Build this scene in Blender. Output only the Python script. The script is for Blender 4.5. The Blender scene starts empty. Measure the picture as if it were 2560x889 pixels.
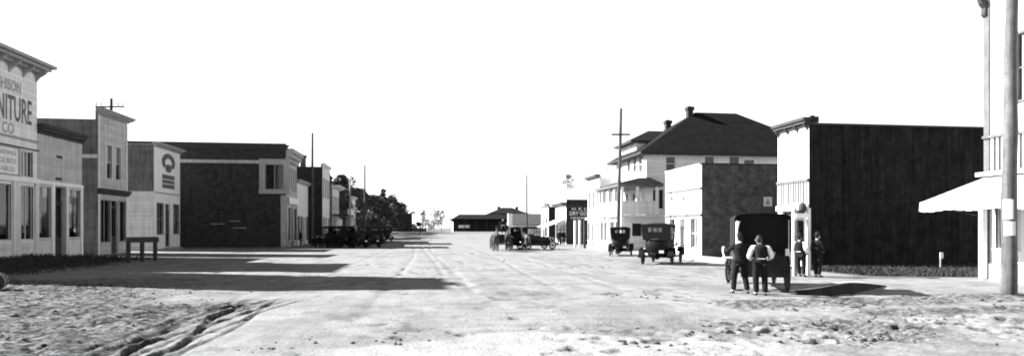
import bpy, bmesh, math, random
import numpy as np
from mathutils import Vector, Matrix, Euler

random.seed(7)
SC = bpy.context.scene
COL = SC.collection
PI = math.pi

# ---------------------------------------------------------------- measuring
# pinhole model of the photograph (2560 px wide): used only to read real
# positions on known planes (facades, ground) from it
FP, UC, VH, EYE = 1600.0, 1280.0, 570.0, 1.9
TH = math.atan(220.0 / 1600.0)
CT, ST = math.cos(TH), math.sin(TH)
def ray(u, v):
    a = (u - UC) / FP
    return a * CT + ST, -a * ST + CT, (VH - v) / FP
def gp(u, v):
    d = ray(u, v); t = -EYE / d[2]
    return d[0] * t, d[1] * t
def pX(u, v, X):                      # (y, z) on plane x = X
    d = ray(u, v); t = X / d[0]
    return d[1] * t, EYE + d[2] * t
def pY(u, v, Y):                      # (x, z) on plane y = Y
    d = ray(u, v); t = Y / d[1]
    return d[0] * t, EYE + d[2] * t
def pZ(u, Z):                         # x, y at camera depth Z
    d = ray(u, 500); return d[0] * Z, d[1] * Z
def zv(v, Z):                         # height seen at row v, depth Z
    return EYE + (VH - v) / FP * Z

def sstep(a, b, t):
    t = np.clip((np.asarray(t, float) - a) / (b - a), 0, 1)
    return t * t * (3 - 2 * t)
def rise(y):
    return float(1.15 * sstep(72, 150, y) + 1.0 * sstep(150, 400, y))

# ---------------------------------------------------------------- materials
MATS = {}
def nmat(name):
    m = bpy.data.materials.new(name); m.use_nodes = True
    nt = m.node_tree
    return m, nt, nt.nodes['Principled BSDF']
def _math(nt, op, a, b=None, c=None, clamp=False):
    n = nt.nodes.new('ShaderNodeMath'); n.operation = op; n.use_clamp = clamp
    for i, x in enumerate((a, b, c)):
        if x is None: continue
        if isinstance(x, (int, float)): n.inputs[i].default_value = x
        else: nt.links.new(x, n.inputs[i])
    return n.outputs[0]
def _noise(nt, vec, scale, detail=4, rough=.6):
    n = nt.nodes.new('ShaderNodeTexNoise')
    n.inputs['Scale'].default_value = scale; n.inputs['Detail'].default_value = detail
    n.inputs['Roughness'].default_value = rough
    nt.links.new(vec, n.inputs['Vector']); return n.outputs['Fac']
def _mapr(nt, x, a, b, c, d):
    n = nt.nodes.new('ShaderNodeMapRange')
    for i, k in enumerate((a, b, c, d)): n.inputs[i + 1].default_value = k
    nt.links.new(x, n.inputs[0]); return n.outputs[0]
def mat(name, val, rough=.8, var=.25, scale=2.0, bump=.15, pattern=None, pitch=.14, streak=0.0, metallic=0.0, spec=.3):
    """grey procedural paint / wood / brick"""
    if name in MATS: return MATS[name]
    m, nt, b = nmat(name); L = nt.links
    tc = nt.nodes.new('ShaderNodeTexCoord'); v = tc.outputs['Object']
    n1 = _noise(nt, v, scale, 6); n2 = _noise(nt, v, scale * 9, 3)
    f = _math(nt, 'ADD', _math(nt, 'MULTIPLY', n1, .65), _math(nt, 'MULTIPLY', n2, .35))
    col = _mapr(nt, f, .3, .7, val * (1 - var), val * (1 + var))
    if streak > 0:
        mp = nt.nodes.new('ShaderNodeMapping'); mp.inputs['Scale'].default_value = (5, 5, .35)
        L.new(v, mp.inputs['Vector'])
        s = _noise(nt, mp.outputs[0], 1.0, 5, .65)
        col = _math(nt, 'MULTIPLY', col, _mapr(nt, s, .35, .65, 1 - streak, 1.0))
    h = n2
    sep = nt.nodes.new('ShaderNodeSeparateXYZ'); L.new(v, sep.inputs[0])
    if pattern in ('clap', 'vert', 'shingle'):
        if pattern == 'vert': w = _math(nt, 'ADD', sep.outputs[0], sep.outputs[1])
        else: w = sep.outputs[2]
        q = _math(nt, 'DIVIDE', w, pitch)
        fr = _math(nt, 'FRACT', _math(nt, 'ADD', q, 500.0))
        fl = _math(nt, 'FLOOR', q)
        wn = nt.nodes.new('ShaderNodeTexWhiteNoise'); wn.noise_dimensions = '1D'; L.new(fl, wn.inputs['W'])
        col = _math(nt, 'MULTIPLY', col, _mapr(nt, wn.outputs['Value'], 0, 1, .88, 1.06))
        line = _mapr(nt, fr, 0, .12, .62 if pattern != 'shingle' else .7, 1.0)  # dark board joints, with the gap shadow painted into the colour
        col = _math(nt, 'MULTIPLY', col, line)
        h = _math(nt, 'ADD', _math(nt, 'MULTIPLY', fr, -1.0 if pattern != 'vert' else 0.0), _math(nt, 'MULTIPLY', n2, .3))
        if pattern == 'vert': h = _math(nt, 'ADD', h, _mapr(nt, fr, 0, .1, 0, 1))
    if pattern == 'brick':
        cb = nt.nodes.new('ShaderNodeCombineXYZ')
        L.new(_math(nt, 'ADD', sep.outputs[0], sep.outputs[1]), cb.inputs[0]); L.new(sep.outputs[2], cb.inputs[1])
        br = nt.nodes.new('ShaderNodeTexBrick'); L.new(cb.outputs[0], br.inputs['Vector'])
        br.inputs['Scale'].default_value = 1.0; br.inputs['Brick Width'].default_value = pitch * 2.6
        br.inputs['Row Height'].default_value = pitch; br.inputs['Mortar Size'].default_value = .012
        br.inputs['Color1'].default_value = (.75, .75, .75, 1); br.inputs['Color2'].default_value = (1.2, 1.2, 1.2, 1)
        br.inputs['Mortar'].default_value = (1.7, 1.7, 1.7, 1)
        bw = nt.nodes.new('ShaderNodeRGBToBW'); L.new(br.outputs['Color'], bw.inputs[0])
        col = _math(nt, 'MULTIPLY', col, bw.outputs[0])
        h = _math(nt, 'MULTIPLY', br.outputs['Fac'], -1.0)
    cc = nt.nodes.new('ShaderNodeCombineColor')
    for i in range(3): L.new(col, cc.inputs[i])
    L.new(cc.outputs[0], b.inputs['Base Color'])
    b.inputs['Roughness'].default_value = rough; b.inputs['Metallic'].default_value = metallic
    b.inputs['Specular IOR Level'].default_value = spec
    if bump > 0:
        bp = nt.nodes.new('ShaderNodeBump'); bp.inputs['Strength'].default_value = min(1, bump * 3)
        bp.inputs['Distance'].default_value = .02 if pattern else .01
        L.new(h, bp.inputs['Height']); L.new(bp.outputs[0], b.inputs['Normal'])
    MATS[name] = m
    return m
def glass_mat():
    m = bpy.data.materials.new('window_glass'); m.use_nodes = True; nt = m.node_tree; nt.nodes.clear()
    o = nt.nodes.new('ShaderNodeOutputMaterial'); mx = nt.nodes.new('ShaderNodeMixShader')
    t = nt.nodes.new('ShaderNodeBsdfTransparent'); t.inputs[0].default_value = (.75, .75, .75, 1)
    g = nt.nodes.new('ShaderNodeBsdfGlossy'); g.inputs['Roughness'].default_value = .04
    f = nt.nodes.new('ShaderNodeFresnel'); f.inputs[0].default_value = 1.6
    tc = nt.nodes.new('ShaderNodeTexCoord'); bp = nt.nodes.new('ShaderNodeBump')
    bp.inputs['Strength'].default_value = .12; bp.inputs['Distance'].default_value = .03
    nt.links.new(_noise(nt, tc.outputs['Object'], 2.2, 2), bp.inputs['Height'])
    nt.links.new(bp.outputs[0], g.inputs['Normal'])
    nt.links.new(f.outputs[0], mx.inputs[0]); nt.links.new(t.outputs[0], mx.inputs[1]); nt.links.new(g.outputs[0], mx.inputs[2])
    nt.links.new(mx.outputs[0], o.inputs[0]); return m

M = dict(
    white_boards=mat('white_boards', .8, pattern='clap', pitch=.15, streak=.18, var=.08, scale=.8),
    cream_boards=mat('cream_boards', .7, pattern='clap', pitch=.16, streak=.3, var=.12, scale=.8),
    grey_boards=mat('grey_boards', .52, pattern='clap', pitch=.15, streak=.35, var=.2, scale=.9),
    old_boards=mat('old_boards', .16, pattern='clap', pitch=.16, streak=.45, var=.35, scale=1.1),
    dark_boards=mat('dark_boards', .035, pattern='vert', pitch=.3, streak=.4, var=.3, scale=1.2, rough=.9, spec=.1),
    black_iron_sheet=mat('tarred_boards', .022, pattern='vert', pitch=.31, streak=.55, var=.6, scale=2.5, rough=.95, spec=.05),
    paint=mat('white_paint', .8, var=.07, scale=1.5, streak=.12, bump=.05),
    trim=mat('trim_paint', .66, var=.12, scale=2.5, streak=.2, bump=.08),
    grey_trim=mat('grey_trim', .34, var=.2, scale=2.5, streak=.25, bump=.08),
    sun_side_trim=mat('sun_side_trim', .12, var=.3, scale=2.5, streak=.3, bump=.08),  # darker copy of grey_trim for the sunlit row, offsetting the sun in colour
    dark_trim=mat('dark_trim', .04, var=.3, scale=3, streak=.3, bump=.1),
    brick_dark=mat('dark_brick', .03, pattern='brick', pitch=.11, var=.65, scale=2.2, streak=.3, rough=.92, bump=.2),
    brick_grey=mat('grey_brick', .09, pattern='brick', pitch=.13, var=.8, scale=1.8, streak=.3, rough=.92, bump=.2),
    stone=mat('stone_band', .42, var=.25, scale=2, streak=.3),
    shingle=mat('roof_shingles', .009, pattern='shingle', pitch=.18, var=.7, scale=1.5, rough=.95, spec=.1),
    roofing=mat('tar_roofing', .06, var=.3, scale=1, rough=.9),
    tin=mat('grey_roofing', .07, var=.25, scale=1.2, streak=.2),
    inside=mat('room_shade', .03, var=.4, scale=1.2, rough=.95, spec=.05),  # flat dark colour standing in for room shade behind the panes
    cloth=mat('curtain_and_reflection', .7, var=.12, scale=4, bump=.1),  # real curtains; also pale sheets standing in for window reflections
    canvas=mat('awning_canvas', .78, var=.08, scale=1.2, streak=.15, bump=.1),
    pole=mat('pole_wood', .07, var=.45, scale=2.5, streak=.55, bump=.3),
    pale_pole=mat('pale_pole_wood', .35, var=.3, scale=2.5, streak=.4, bump=.2),
    big_pole=mat('weathered_pole', .13, var=.45, scale=3, streak=.6, bump=.4),
    paper=mat('poster_paper', .7, var=.15, scale=5, bump=.03),
    ink=mat('sign_ink', .12, var=.8, scale=3, bump=0),
    faded_ink=mat('faded_ink', .3, var=.6, scale=4, bump=0),
    white_ink=mat('white_lettering', .75, var=.15, scale=5, bump=0),
    enamel=mat('black_enamel', .006, rough=.5, var=.5, scale=5, bump=0, spec=.14),
    top=mat('car_top_cloth', .007, rough=.85, var=.3, scale=4, bump=.1, spec=.2),
    tyre=mat('tyre_rubber', .03, rough=.9, var=.3, scale=9),
    dusty=mat('dusty_spokes', .16, rough=.7, var=.3, scale=9),
    brass=mat('worn_metal', .35, rough=.35, var=.2, scale=9, metallic=.8),
    leather=mat('leather', .03, rough=.6, var=.3, scale=8),
    skin=mat('skin', .38, rough=.6, var=.1, scale=9, bump=.02),
    hair=mat('dark_hair', .02, rough=.6, var=.3, scale=20),
    dark_cloth=mat('dark_cloth', .012, rough=.95, var=.35, scale=7, bump=.2, spec=.1),
    vest_cloth=mat('vest_cloth', .015, rough=.9, var=.3, scale=7, bump=.2, spec=.1),
    shirt=mat('white_shirt', .78, rough=.9, var=.08, scale=7, bump=.2),
    horse=mat('dark_horse_coat', .03, rough=.6, var=.3, scale=4, bump=.05),
    bay=mat('bay_horse_coat', .06, rough=.6, var=.4, scale=4, bump=.05),
    leaf=mat('leaves', .05, rough=.7, var=.6, scale=1.2, bump=0, spec=.2),
    pale_leaf=mat('thin_leaves', .16, rough=.7, var=.4, scale=1.2, bump=0, spec=.2),
    bark=mat('bark', .09, rough=.95, var=.4, scale=4, bump=.3),
    weed=mat('weed_blades', .04, rough=.8, var=.6, scale=2, bump=0, spec=.1),
    dry_grass=mat('dry_grass', .035, rough=.8, var=.5, scale=2, bump=0, spec=.1),
    clod=mat('mud_clods', .09, rough=.95, var=.5, scale=6, bump=.3, spec=.1),
    walk=mat('sidewalk', .27, var=.15, scale=1.4, rough=.9, bump=.2, spec=.1),
)
M['glass'] = glass_mat()

# ---------------------------------------------------------------- mesh tools
ORG = {}
def tag(o, label=None, cat=None, group=None, kind=None):
    if label: o['label'] = label
    if cat: o['category'] = cat
    if group: o['group'] = group
    if kind: o['kind'] = kind
    return o
def empty(name, loc, rz=0.0, label=None, cat=None, group=None):
    o = bpy.data.objects.new(name, None); COL.objects.link(o)
    o.empty_display_size = .3
    o.location = loc; o.rotation_euler = (0, 0, rz)
    ORG[o.name] = Vector((0, 0, 0))
    return tag(o, label, cat, group)
def site(name, loc, label, cat, group=None):
    """thing whose parts are given in world coordinates"""
    o = empty(name, loc, 0, label, cat, group); ORG[o.name] = Vector(loc); return o
class MB:
    def __init__(s): s.v = []; s.f = []; s.T = Matrix.Identity(4)
    def add(s, vs, fs):
        n = len(s.v); s.v += [tuple(s.T @ Vector(p)) for p in vs]; s.f += [tuple(i + n for i in f) for f in fs]; return s
    def box(s, x0, x1, y0, y1, z0, z1):
        if x0 > x1: x0, x1 = x1, x0
        if y0 > y1: y0, y1 = y1, y0
        if z0 > z1: z0, z1 = z1, z0
        return s.add([(x0,y0,z0),(x1,y0,z0),(x1,y1,z0),(x0,y1,z0),(x0,y0,z1),(x1,y0,z1),(x1,y1,z1),(x0,y1,z1)],
                     [(0,3,2,1),(4,5,6,7),(0,1,5,4),(1,2,6,5),(2,3,7,6),(3,0,4,7)])
    def quad(s, *p): return s.add(p, [tuple(range(len(p)))])
    def prism(s, prof, axis, a0, a1):
        """profile: 2D points; axis 'x': (y,z) swept over x; 'y': (x,z); 'z': (x,y)"""
        def P(a, p): return {'x': (a, p[0], p[1]), 'y': (p[0], a, p[1]), 'z': (p[0], p[1], a)}[axis]
        n = len(prof)
        vs = [P(a0, p) for p in prof] + [P(a1, p) for p in prof]
        fs = [tuple(range(n))[::-1], tuple(range(n, 2 * n))] + [(i, (i + 1) % n, n + (i + 1) % n, n + i) for i in range(n)]
        return s.add(vs, fs)
    def tube(s, pts, rad, n=8, cap=True):
        pts = [Vector(p) for p in pts]
        if not hasattr(rad, '__len__'): rad = [rad] * len(pts)
        vs = []; ref = None
        for i, p in enumerate(pts):
            d = (pts[min(i + 1, len(pts) - 1)] - pts[max(i - 1, 0)]).normalized()
            if ref is None: ref = Vector((0, 0, 1)) if abs(d.z) < .9 else Vector((1, 0, 0))
            a = d.cross(ref).normalized(); b = a.cross(d).normalized(); ref = b
            for k in range(n):
                t = 2 * PI * k / n
                vs.append(p + (a * math.cos(t) + b * math.sin(t)) * rad[i])
        fs = []
        for i in range(len(pts) - 1):
            for k in range(n):
                fs.append((i * n + k, i * n + (k + 1) % n, (i + 1) * n + (k + 1) % n, (i + 1) * n + k))
        if cap: fs += [tuple(range(n))[::-1], tuple(range((len(pts) - 1) * n, len(pts) * n))]
        return s.add(vs, fs)
    def lathe(s, prof, n=16, T=None):
        """profile (r, h) about z, closed loop if first == last"""
        vs = []; fs = []; m = len(prof)
        for r, h in prof:
            for k in range(n):
                t = 2 * PI * k / n; vs.append((r * math.cos(t), r * math.sin(t), h))
        if T is not None: vs = [tuple(T @ Vector(p)) for p in vs]
        for i in range(m - 1):
            for k in range(n): fs.append((i * n + k, i * n + (k + 1) % n, (i + 1) * n + (k + 1) % n, (i + 1) * n + k))
        return s.add(vs, fs)
    def ball(s, c, r, n=10, m=7):
        rx, ry, rz = (r, r, r) if not hasattr(r, '__len__') else r
        vs = []
        for i in range(m + 1):
            p = PI * i / m
            for k in range(n):
                t = 2 * PI * k / n
                vs.append((c[0] + rx * math.sin(p) * math.cos(t), c[1] + ry * math.sin(p) * math.sin(t), c[2] + rz * math.cos(p)))
        fs = [(i * n + k, i * n + (k + 1) % n, (i + 1) * n + (k + 1) % n, (i + 1) * n + k) for i in range(m) for k in range(n)]
        return s.add(vs, fs)
    def build(s, name, m, parent=None, smooth=False, label=None):
        o_ = ORG.get(parent.name, Vector((0, 0, 0))) if parent else Vector((0, 0, 0))
        me = bpy.data.meshes.new(name)
        me.from_pydata([(p[0] - o_.x, p[1] - o_.y, p[2] - o_.z) for p in s.v], [], s.f)
        me.validate(); me.update()
        if smooth: me.polygons.foreach_set('use_smooth', [True] * len(me.polygons))
        me.materials.append(m)
        o = bpy.data.objects.new(name, me); COL.objects.link(o)
        if parent: o.parent = parent; ORG[o.name] = o_
        else: ORG[o.name] = Vector((0, 0, 0))
        if label: o['label'] = label
        return o
def copy_tree(o, parent=None):
    c = o.copy(); COL.objects.link(c); c.parent = parent
    for ch in list(o.children): copy_tree(ch, c)
    return c

# ---- architecture: a facade is a plane x = pos ('x') or y = pos ('y'), out = +1/-1
def FPt(ax, pos, out, a, z, d=0.0):
    p = pos - out * d
    return (p, a, z) if ax == 'x' else (a, p, z)
def fbox(mb, ax, pos, out, a0, a1, z0, z1, d0, d1):
    """box on a facade: d0..d1 depth inward (negative is proud)"""
    p0, p1 = pos - out * d0, pos - out * d1
    if ax == 'x': mb.box(p0, p1, a0, a1, z0, z1)
    else: mb.box(a0, a1, p0, p1, z0, z1)
def wallgrid(mb, ax, pos, out, a0, a1, z0, z1, ops=(), t=.22):
    A = sorted({a0, a1, *[o[0] for o in ops], *[o[1] for o in ops]})
    Z = sorted({z0, z1, *[o[2] for o in ops], *[o[3] for o in ops]})
    for i in range(len(A) - 1):
        for j in range(len(Z) - 1):
            ca, cz = (A[i] + A[i+1]) / 2, (Z[j] + Z[j+1]) / 2
            if any(o[0] < ca < o[1] and o[2] < cz < o[3] for o in ops): continue
            mb.quad(FPt(ax,pos,out,A[i],Z[j]), FPt(ax,pos,out,A[i+1],Z[j]), FPt(ax,pos,out,A[i+1],Z[j+1]), FPt(ax,pos,out,A[i],Z[j+1]))
    for o in ops:
        q = lambda a, z, d: FPt(ax, pos, out, a, z, d)
        mb.quad(q(o[0],o[2],0), q(o[0],o[3],0), q(o[0],o[3],t), q(o[0],o[2],t))
        mb.quad(q(o[1],o[2],0), q(o[1],o[3],0), q(o[1],o[3],t), q(o[1],o[2],t))
        mb.quad(q(o[0],o[3],0), q(o[1],o[3],0), q(o[1],o[3],t), q(o[0],o[3],t))
        mb.quad(q(o[0],o[2],0), q(o[1],o[2],0), q(o[1],o[2],t), q(o[0],o[2],t))
def window(root, ax, pos, out, a0, a1, z0, z1, nx=1, nz=2, m='trim', trim=.09, bar=.05, reflection_sheet=None, sill=True, name='window', glass='glass', prj=.035):
    if a0 > a1: a0, a1 = a1, a0
    mb = MB(); B = lambda *k: fbox(mb, ax, pos, out, *k)
    if trim > 0:
        B(a0 - trim, a0, z0, z1, -prj, .06); B(a1, a1 + trim, z0, z1, -prj, .06)
        B(a0 - trim, a1 + trim, z1, z1 + trim, -prj - .004, .06)
        if sill: B(a0 - trim - .03, a1 + trim + .03, z0 - trim * .8, z0, -prj - .05, .06)
    d0, d1 = .07, .12
    for i in range(nx + 1):
        a = a0 + (a1 - a0) * i / nx
        B(max(a - bar / 2, a0 + .001), min(a + bar / 2, a1 - .001), z0 + .002, z1 - .002, d0, d1)
    for j in range(nz + 1):
        z = z0 + (z1 - z0) * j / nz
        B(a0 + .002, a1 - .002, max(z - bar / 2, z0 + .001), min(z + bar / 2, z1 - .001), d0 + .004, d1 - .004)
    w = mb.build(name, M[m], root)
    g = MB(); q = lambda a, z, d: FPt(ax, pos, out, a, z, d)
    g.quad(q(a0,z0,.1), q(a1,z0,.1), q(a1,z1,.1), q(a0,z1,.1)); g.build('pane', M[glass], w)
    if reflection_sheet:
        for (fa0, fa1, fz0, fz1) in reflection_sheet:
            c = MB(); A0, A1 = a0 + (a1-a0)*fa0, a0 + (a1-a0)*fa1; Z0, Z1 = z0 + (z1-z0)*fz0, z0 + (z1-z0)*fz1
            n = 10; vs = []; fs = []
            for i in range(n + 1):
                a = A0 + (A1-A0)*i/n; d = .17 + .02 * math.sin(i * 2.1)
                vs += [q(a, Z0, d), q(a, Z1, d)]
            for i in range(n): fs.append((2*i, 2*i+2, 2*i+3, 2*i+1))
            c.add(vs, fs); c.build('reflection_sheet', M['cloth'], w)  # pale sheet behind the glass stands in for reflected light
    return w
def door(root, ax, pos, out, a0, a1, z0, z1, m='dark_trim', glassy=True, transom=.45, rec=.16):
    if a0 > a1: a0, a1 = a1, a0
    mb = MB(); B = lambda *k: fbox(mb, ax, pos, out, *k)
    zt = z1 - transom if transom else z1
    s = .11
    B(a0, a0 + s, z0, zt, rec, rec + .05); B(a1 - s, a1, z0, zt, rec, rec + .05)
    B(a0 + s, a1 - s, z0, z0 + (zt - z0) * .38, rec + .01, rec + .04)
    B(a0 + s, a1 - s, zt - s, zt, rec, rec + .05)
    if not glassy: B(a0 + s, a1 - s, z0 + (zt-z0) * .38, zt - s, rec + .012, rec + .04)
    if transom: B(a0, a1, zt, zt + .07, rec - .03, rec + .05)
    d = mb.build('door', M[m], root)
    q = lambda a, z, dd: FPt(ax, pos, out, a, z, dd)
    g = MB()
    if glassy: g.quad(q(a0+s, z0+(zt-z0)*.38, rec+.025), q(a1-s, z0+(zt-z0)*.38, rec+.025), q(a1-s, zt-s, rec+.025), q(a0+s, zt-s, rec+.025))
    if transom: g.quad(q(a0, zt+.07, rec+.02), q(a1, zt+.07, rec+.02), q(a1, z1, rec+.02), q(a0, z1, rec+.02))
    if g.v: g.build('pane', M['glass'], d)
    h = MB(); c = q(a1 - s * .5, z0 + (zt - z0) * .45, rec - .04); h.ball(c, .035, 8, 5); h.build('handle', M['brass'], d, True)
    return d
def sheet(root, name, ax, pos, out, a0, a1, z0, z1, d, m, th=.03):
    mb = MB(); fbox(mb, ax, pos, out, a0, a1, z0, z1, d, d + th); return mb.build(name, M[m], root)
def lettering(root, txt, ax, pos, out, a_c, z0, height, width, m='ink', proud=.012, name='lettering'):
    """painted writing: centre a_c along the facade, baseline z0; width fits the word"""
    cu = bpy.data.curves.new(name, 'FONT'); cu.body = txt; cu.align_x = 'CENTER'; cu.resolution_u = 3
    cu.offset = .012; cu.extrude = .002
    ob = bpy.data.objects.new('tmp', cu); COL.objects.link(ob)
    dg = bpy.context.evaluated_depsgraph_get(); me = bpy.data.meshes.new_from_object(ob.evaluated_get(dg))
    bpy.data.objects.remove(ob)
    xs = [v.co.x for v in me.vertices]; ys = [v.co.y for v in me.vertices]
    cx = (min(xs) + max(xs)) / 2; sx = width / (max(xs) - min(xs)); y0 = min(ys); sy = height / (max(ys) - y0)
    # reading direction when looking at the facade
    if ax == 'x': rd = 1 if out > 0 else -1
    else: rd = 1 if out < 0 else -1
    o_ = ORG.get(root.name, Vector())
    for v in me.vertices:
        a = a_c + rd * (v.co.x - cx) * sx; z = z0 + (v.co.y - y0) * sy
        p = Vector(FPt(ax, pos, out, a, z, -proud - v.co.z)) - o_
        v.co = p
    me.materials.clear(); me.materials.append(M[m]); me.name = name
    o = bpy.data.objects.new(name, me); COL.objects.link(o); o.parent = root; ORG[o.name] = o_
    return o
def cornice(root, ax, pos, out, a0, a1, z, dep=.6, h=.35, m='trim', brackets=0, name='cornice', bm='dark_trim', bh=.55, over=.35, solid=None):
    mb = MB(); B = lambda *k: fbox(mb, ax, pos, out, *k)
    B(a0 - over, a1 + over, z - h * .35, z, -dep, .05)
    B(a0 - over * .6, a1 + over * .6, z - h * .7, z - h * .35, -dep * .75, .05)
    B(a0 - .03, a1 + .03, z - h, z - h * .7, -dep * .35, .05)
    c = mb.build(name, M[m], root)
    if brackets:
        for i in range(brackets):
            a = a0 + .12 + (a1 - a0 - .24) * i / (brackets - 1)
            k = MB(); zt = z - h * .7
            prof = [(0, zt), (-dep * .7, zt), (-dep * .55, zt - bh * .3), (-dep * .2, zt - bh * .6), (0, zt - bh)]
            n = len(prof); w = .07
            vs = [FPt(ax, pos, out, a - w, pz, pd) for pd, pz in prof] + [FPt(ax, pos, out, a + w, pz, pd) for pd, pz in prof]
            k.add(vs, [tuple(range(n)), tuple(range(n, 2*n))] + [(i2, (i2+1) % n, n + (i2+1) % n, n + i2) for i2 in range(n)])
            k.build('bracket', M[bm], c)
    return c
def chimney(root, x, y, z0, z1, w=.5, m='brick_dark'):
    mb = MB(); mb.box(x-w/2, x+w/2, y-w/2, y+w/2, z0, z1 - .3); mb.box(x-w*.66, x+w*.66, y-w*.66, y+w*.66, z1 - .3, z1)
    mb.box(x-w*.25, x+w*.25, y-w*.25, y+w*.25, z1, z1 + .08)
    return mb.build('chimney', M[m], root)
# ================================================================ LEFT ROW
XL = -23.0
def L(u, v): return pX(u, v, XL)
def Ly(u): return pX(u, 500, XL)[0]
def shell(root, front_ax_x, out, x_back, y0, y1, z1, ops, fm, sm, t=.22, zb=-.3, side_split=None, roof_drop=.5, roof_m='roofing', wall_z1=None):
    """front wall on plane x, side / rear walls, low roof behind the parapet"""
    mb = MB(); wallgrid(mb, 'x', front_ax_x, out, y0, y1, zb, z1, ops, t)
    mb.build('front_wall', M[fm], root)
    zr = (wall_z1 or z1)
    xi = front_ax_x - out * .004
    s = MB()
    s.quad((xi, y0, zb), (x_back, y0, zb), (x_back, y0, zr), (xi, y0, zr))
    s.quad((xi, y1, zb), (x_back, y1, zb), (x_back, y1, zr), (xi, y1, zr))
    s.quad((x_back, y0, zb), (x_back, y1, zb), (x_back, y1, zr), (x_back, y0, zr))
    s.build('side_wall', M[sm], root)
    r = MB(); r.box(xi, x_back, y0 + .003, y1 - .003, zr - roof_drop - .15, zr - roof_drop); r.build('roof', M[roof_m], root)
    if z1 > zr + .01:
        b = MB(); b.box(xi - out * .18, xi - out * .004, y0 + .002, y1 - .002, zr - roof_drop, z1 - .01); b.build('parapet_back', M[sm], root)
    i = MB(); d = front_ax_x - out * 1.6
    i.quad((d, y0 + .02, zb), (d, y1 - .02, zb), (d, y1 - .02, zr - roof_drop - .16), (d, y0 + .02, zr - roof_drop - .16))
    i.build('room_shade_sheet', M['inside'], root)  # dark sheet added so the room looks shaded through the panes

# -- unseen block added beside the furniture store to cast the near street shadow
r = site('shadow_block', (-28, 31, 0), 'unseen tall brick block added before the furniture store to cast its shadow', 'building')
up3 = [(a, a + .9, z, z + 1.9) for z in (6.2, 10.4) for a in (29.5, 30.8, 32.1)]
shell(r, XL, 1, -28, 28.9, 33.5, 15.0, [(29.5, 31.4, 1.1, 4.2), (31.9, 33.1, 0, 3.9)] + up3, 'brick_grey', 'brick_dark')
for w in up3: window(r, 'x', XL, 1, *w, 1, 2)
window(r, 'x', XL, 1, 29.5, 31.4, 1.1, 4.2, 2, 2)
door(r, 'x', XL, 1, 31.9, 33.1, 0, 3.9)
cornice(r, 'x', XL, 1, 28.9, 33.5, 15.0, .4, .35, over=.1)

chimney(r, -27.0, 30.2, 14.2, 15.7, .6); chimney(r, -24.6, 32.6, 14.4, 15.7, .5)  # chimneys added to roughen the far edge of the cast shadow
mb = MB(); mb.box(-23.25, -23.02, 30.6, 31.8, 15.01, 15.55); mb.build('shadow_step', M['brick_grey'], r)  # step added to break up the outline of the cast shadow
# -- furniture store
y0, y1 = 35.4, Ly(93)
zc = 11.55
def z_at(u, v): return pX(u, v, XL)[1]
r = site('furniture_store', (-28, (y0 + y1) / 2, 0), 'tall white false-front furniture store with bracketed cornice at the left edge', 'store')
ops = [(35.7, 36.9, 1.25, 4.35), (37.05, 39.45, 1.25, 4.35), (40.32, 41.5, 1.25, 4.35), (40.35, 41.45, 4.9, 6.35)]
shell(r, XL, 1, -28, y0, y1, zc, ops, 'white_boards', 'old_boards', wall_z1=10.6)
window(r, 'x', XL, 1, 35.7, 36.9, 1.25, 4.35, 1, 1, trim=.06)
window(r, 'x', XL, 1, 37.05, 39.45, 1.25, 4.35, 1, 1, trim=.07, reflection_sheet=[(.0, .05, 0, 1)])
window(r, 'x', XL, 1, 40.32, 41.5, 1.25, 4.35, 2, 1, trim=.08, reflection_sheet=[(.02, .2, .75, 1), (.42, .62, .12, 1)])
window(r, 'x', XL, 1, 40.35, 41.45, 4.9, 6.35, 3, 1, trim=.07, bar=.06, reflection_sheet=[(.04, .3, .02, .98), (.38, .6, .02, .98)])
# posts and beams of the shop front
for a0, a1 in ((39.55, 40.22), (41.62, y1 + .03)):
    sheet(r, 'pilaster', 'x', XL, 1, a0, a1, -.2, 4.55, -.1, 'trim', .09)
sheet(r, 'beam', 'x', XL, 1, y0 - .02, y1 + .05, 4.56, 4.84, -.14, 'paint', .13)
sheet(r, 'beam', 'x', XL, 1, y0 - .02, y1 + .02, 6.5, 6.56, -.12, 'dark_trim', .11)
sheet(r, 'beam', 'x', XL, 1, y0 - .02, y1 + .02, 7.0, 7.1, -.1, 'grey_trim', .09)
sheet(r, 'bulkhead', 'x', XL, 1, 35.45, 39.5, .05, 1.1, -.05, 'cream_boards', .04)
sheet(r, 'bulkhead', 'x', XL, 1, 40.26, 41.58, .05, 1.1, -.05, 'cream_boards', .04)
sb = sheet(r, 'sign_board', 'x', XL, 1, 35.5, 40.05, 4.95, 6.42, -.06, 'paint', .05)
fb = MB()
for a, b, c, d in ((35.43, 40.1, 6.4, 6.47), (35.43, 40.1, 4.88, 4.95), (35.43, 35.5, 4.95, 6.4), (40.03, 40.1, 4.95, 6.4)):
    fbox(fb, 'x', XL, 1, a, b, c, d, -.1, -.055)
fb.build('sign_frame', M['grey_trim'], sb)
lettering(sb, 'HOUSE FURNISHINGS', 'x', XL, 1, 38.1, 6.0, .26, 3.5, 'faded_ink', .065)
lettering(sb, 'STOVES RUGS BEDS', 'x', XL, 1, 38.1, 5.52, .3, 3.5, 'faded_ink', .065)
lettering(sb, 'CHAIRS TABLES', 'x', XL, 1, 38.1, 5.08, .28, 3.2, 'faded_ink', .065)
lettering(r, 'HOUGHISON', 'x', XL, 1, 38.6, 9.62, .62, 3.5, 'faded_ink', .015)
lettering(r, 'FURNITURE', 'x', XL, 1, 39.0, 7.95, 1.42, 4.75, 'ink', .015)
lettering(r, 'CO', 'x', XL, 1, 39.2, 7.2, .6, 1.0, 'faded_ink', .015)
cornice(r, 'x', XL, 1, y0, y1, zc + .1, .95, .5, m='grey_trim', brackets=6, bh=.7, over=.3, bm='grey_trim')
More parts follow.
